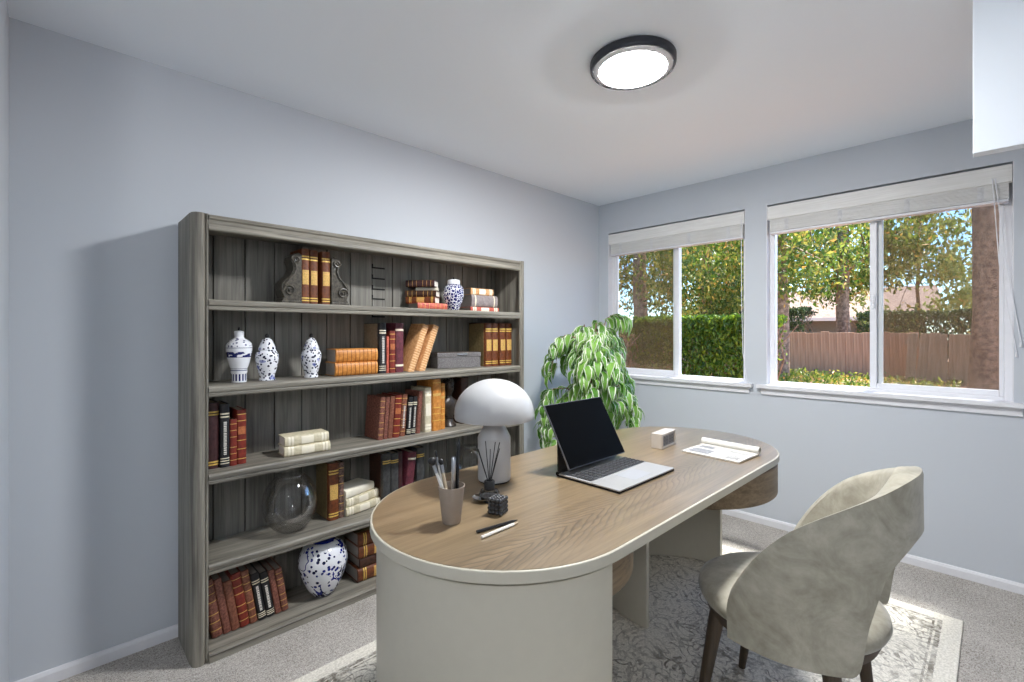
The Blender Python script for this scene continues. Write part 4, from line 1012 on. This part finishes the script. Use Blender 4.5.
def tree(name, x, y, tr_r, tr_h, crown, mat, nleaf, size, seed, label, cat='tree', lean=(0,0), k=40, group='garden trees beyond the windows', cr=.42):
    r = empty(name, (x, y, GZ), label=label, cat=cat, group=group); R_ = random.Random(seed)
    m = MB(); pts = [(lean[0]*i/6+R_.uniform(-.03, .03), lean[1]*i/6+R_.uniform(-.03, .03), -.1+(tr_h+.1)*i/6) for i in range(7)]
    m.tube(pts, [tr_r*(1.25 if i == 0 else 1-.05*i) for i in range(7)], 14); m.build('trunk', M['bark'], r, smooth=60)
    if crown:
        (ox, oy, oz, rx, ry, rz) = crown; s_, cs = clumps(ox, oy, oz, rx, ry, rz, k, seed, cr)
        b = MB(); top = Vector(pts[-1])
        for c_ in cs[:12]:
            st = Vector(pts[R_.randint(3, 6)]); e = Vector(c_); b.tube([st, st.lerp(e, .5)+Vector((0, 0, .1)), e], [tr_r*.22, tr_r*.14, tr_r*.05], 6)
        b.build('branch', M['bark'], r, smooth=60)
        leaves(nleaf, s_, size, seed+1).build('foliage', mat, r)
    return r
tree('garden_tree', 10.9, 3.15, .17, 5.5, (0, -.1, 3.0, 1.5, 1.5, 1.25), M['leaf_mix'], 6000, .058, 1, 'slim brown-trunked tree before the fence at left of the fence window', k=46)
tree('garden_tree', 15.4, 2.9, .17, 5.2, (.4, .0, 3.2, 1.3, 1.6, 1.4), M['leaf_mix'], 7000, .07, 2, 'tree standing behind the fence in the middle of the left fence pane', k=46)
tree('garden_tree', 18.4, 1.6, .05, 4.6, (0, .1, 3.4, 2.0, 2.3, 2.6), M['leaf_pale'], 10000, .08, 3, 'pale airy tree behind the fence, seen in the right fence pane', k=90)
tree('garden_tree', 10.3, .05, .235, 8, None, None, 0, 0, 4, 'thick bare brown trunk at the right edge of the fence window')
tree('garden_tree', 13.4, 5.75, .16, 5.5, (0, 0, 2.9, 1.7, 2.0, 1.9), M['leaf_mix'], 17000, .06, 5, 'dense yellow-green tree behind the hedge in the plant-side window', k=110)
tree('garden_tree', 8.6, 5.05, .15, 6, (.6, .2, 2.7, 1.4, 1.5, 1.5), M['leaf_mix'], 8000, .05, 6, 'slim tree seen through the screened pane beside the plant', k=60, lean=(.1, .1))
tree('garden_tree', 19.5, 8.6, .2, 6, (0, 0, 3.4, 2.6, 3.0, 3.0), M['leaf_pale'], 9000, .10, 7, 'farther pale tree filling the view behind the slim screened tree', k=80)
# clipped hedge and a looser shrub
def hedge(name, x0, x1, y0, y1, h, nleaf, seed, label, mat, cat):
    r = empty(name, ((x0+x1)/2, (y0+y1)/2, GZ), label=label, cat=cat); hx, hy = (x1-x0)/2, (y1-y0)/2
    def smp(R_):
        f = R_.random(); x = R_.uniform(-hx, hx); y = R_.uniform(-hy, hy); top = h*(1+.06*mnoise.noise((x*2, y*2, seed)))
        if f < .4: return (x, y, top-abs(R_.gauss(0, .06)))
        return (-hx+abs(R_.gauss(0, .13)) if f < .8 else x, y, top*R_.random()**.55)
    leaves(nleaf*2, smp, .038, seed).build('foliage', mat, r)
    b = MB(); R_ = random.Random(seed)
    for k in range(22):
        y = R_.uniform(-hy, hy); x = R_.uniform(-hx*.3, hx*.6)
        for j in range(3): b.tube([(x, y, -.02), (x-.1+R_.uniform(-.2, .2), y+R_.uniform(-.25, .25), h*.5), (x-.2+R_.uniform(-.3, .3), y+R_.uniform(-.4, .4), h*.9)], [.018, .012, .006], 5)
    b.build('stem', M['bark'], r)
    return r
hedge('hedge', 6.6, 7.8, 2.15, 4.05, 1.17, 9000, 21, 'dense green hedge below the trees outside the plant-side window', M['leaf_green'], 'hedge')
hedge('garden_shrub', 6.0, 7.2, 4.1, 5.9, 1.02, 5200, 22, 'looser green shrub behind the screened pane beside the plant', M['leaf_green'], 'shrub')
# fences
def fence(x, y0, y1, h, mat, label, wob, seed, yaw=0):
    r = empty('garden_fence', (x, (y0+y1)/2, GZ), (0, 0, yaw), label, 'fence'); R_ = random.Random(seed); L = y1-y0; n = int(L/.15)
    bm_ = MB(); bm_.box(-.012, -.0745, 0, .012, .0745, h); bd = bm_.build('fence_board', mat, r, bevel=.004, seg=1); bd.location = (0, -L/2+.075, 0)
    for k in range(1, n):
        c_ = bd.copy(); C.objects.link(c_); c_.parent = r; c_.location = (R_.uniform(-.008, .008), -L/2+.075+.15*k, R_.uniform(-.02, .015)); c_.rotation_euler = (R_.uniform(-wob, wob)+wob*.8, 0, 0)
    m = MB()
    for z in (.18, h-.16): m.box(.013, -L/2, z-.04, .06, L/2, z+.04)
    m.build('rail', mat, r)
    m = MB(); m.box(.06, -.05, -.1, .16, .05, h-.02); p = m.build('post', mat, r, loc=(0, -L/2+.1, 0))
    for k in range(1, int(L/2.2)+1): c_ = p.copy(); C.objects.link(c_); c_.parent = r; c_.location = (0, -L/2+.1+2.2*k, 0)
fence(12.2, 1.05, 8.2, .955, M['fence_wood'], 'reddish cedar board fence at the back of the garden', .0, 31)
fence(11.6, -2.4, 1.2, .93, M['fence_old'], 'weathered leaning board fence right of the reddish fence', .05, 32)
hedge('garden_shrub', 13.2, 14.4, 3.3, 5.0, 1.55, 4200, 23, 'dark evergreen bush rising behind the cedar fence at left of the fence window', M['evergreen'], 'shrub')
hedge('garden_shrub', 13.0, 14.2, -.1, 2.2, 1.40, 4600, 24, 'dark evergreen bush behind the fence in the right fence pane', M['evergreen'], 'shrub')
# low plants along the fence
def gp(R_):
    y = R_.uniform(.4, 4.4); x = R_.uniform(9.2, 11.9); return (x, y, GZ+abs(R_.gauss(0, .05))+.01) if R_.random() > .25 else (x, R_.gauss(3.2, .5), GZ+.02+.14*R_.random())
o = leaves(3600, gp, .042, 41).build('ground_cover', M['leaf_mix']); tag(o, 'low green weeds growing along the foot of the fence', 'weeds', kind='stuff')
# neighbour's house
hs = empty('neighbour_house', (26.5, 6.4, GZ), (0, 0, .12), 'pale house with tan roof beyond the fence', 'house')
M['stucco'] = plain('pale_siding', lin(120, 114, 108), .8); M['roof'] = leather('tan_shingle', lin(108, 84, 72), lin(142, 116, 100), 6, .9)
MB().box(-3, -4.2, 0, 3, 4.2, 1.65).build('wall', M['stucco'], hs)
m = MB(); Mr = Matrix(((1, 0, 0, 0), (0, 0, 1, 0), (0, 1, 0, 0), (0, 0, 0, 1)))
m.prism([(-3.7, 1.55), (3.7, 1.55), (0, 3.0)][::-1], -4.7, 4.7, 'z', Mr); m.build('roof', M['roof'], hs)
MB().box(-3.03, -3.2, .8, -3.0, -2.0, 1.4).build('house_window', M['pane'], hs)
m = MB(); m.box(-3.75, -4.75, 1.44, -3.66, 4.75, 1.58); m.build('gutter', M['trim'], hs)

# ------------------------------------------------------------------ added fill lamp, out of frame, lights the room from behind the camera
r = empty('added_hall_pendant', (-.7, -.5, ZC), label='added white globe fill lamp, unseen in the hall behind the doorway', cat='pendant lamp')
MB().lathe([(.05, -.018), (.055, -.012), (.055, 0)], 32).build('ceiling_rose', M['lamp_white'], r, smooth=40)
MB().tube([(0, 0, -.018), (0, 0, -.34)], .004, 8).build('cord', M['black'], r)
MB().lathe([(.03, -.37), (.034, -.365), (.034, -.335), (.02, -.33)], 24).build('cap', M['black'], r, smooth=40)
MB().sphere((0, 0, -.485), .125, 40, 24).build('globe', M['glow_fill'], r, smooth=60)
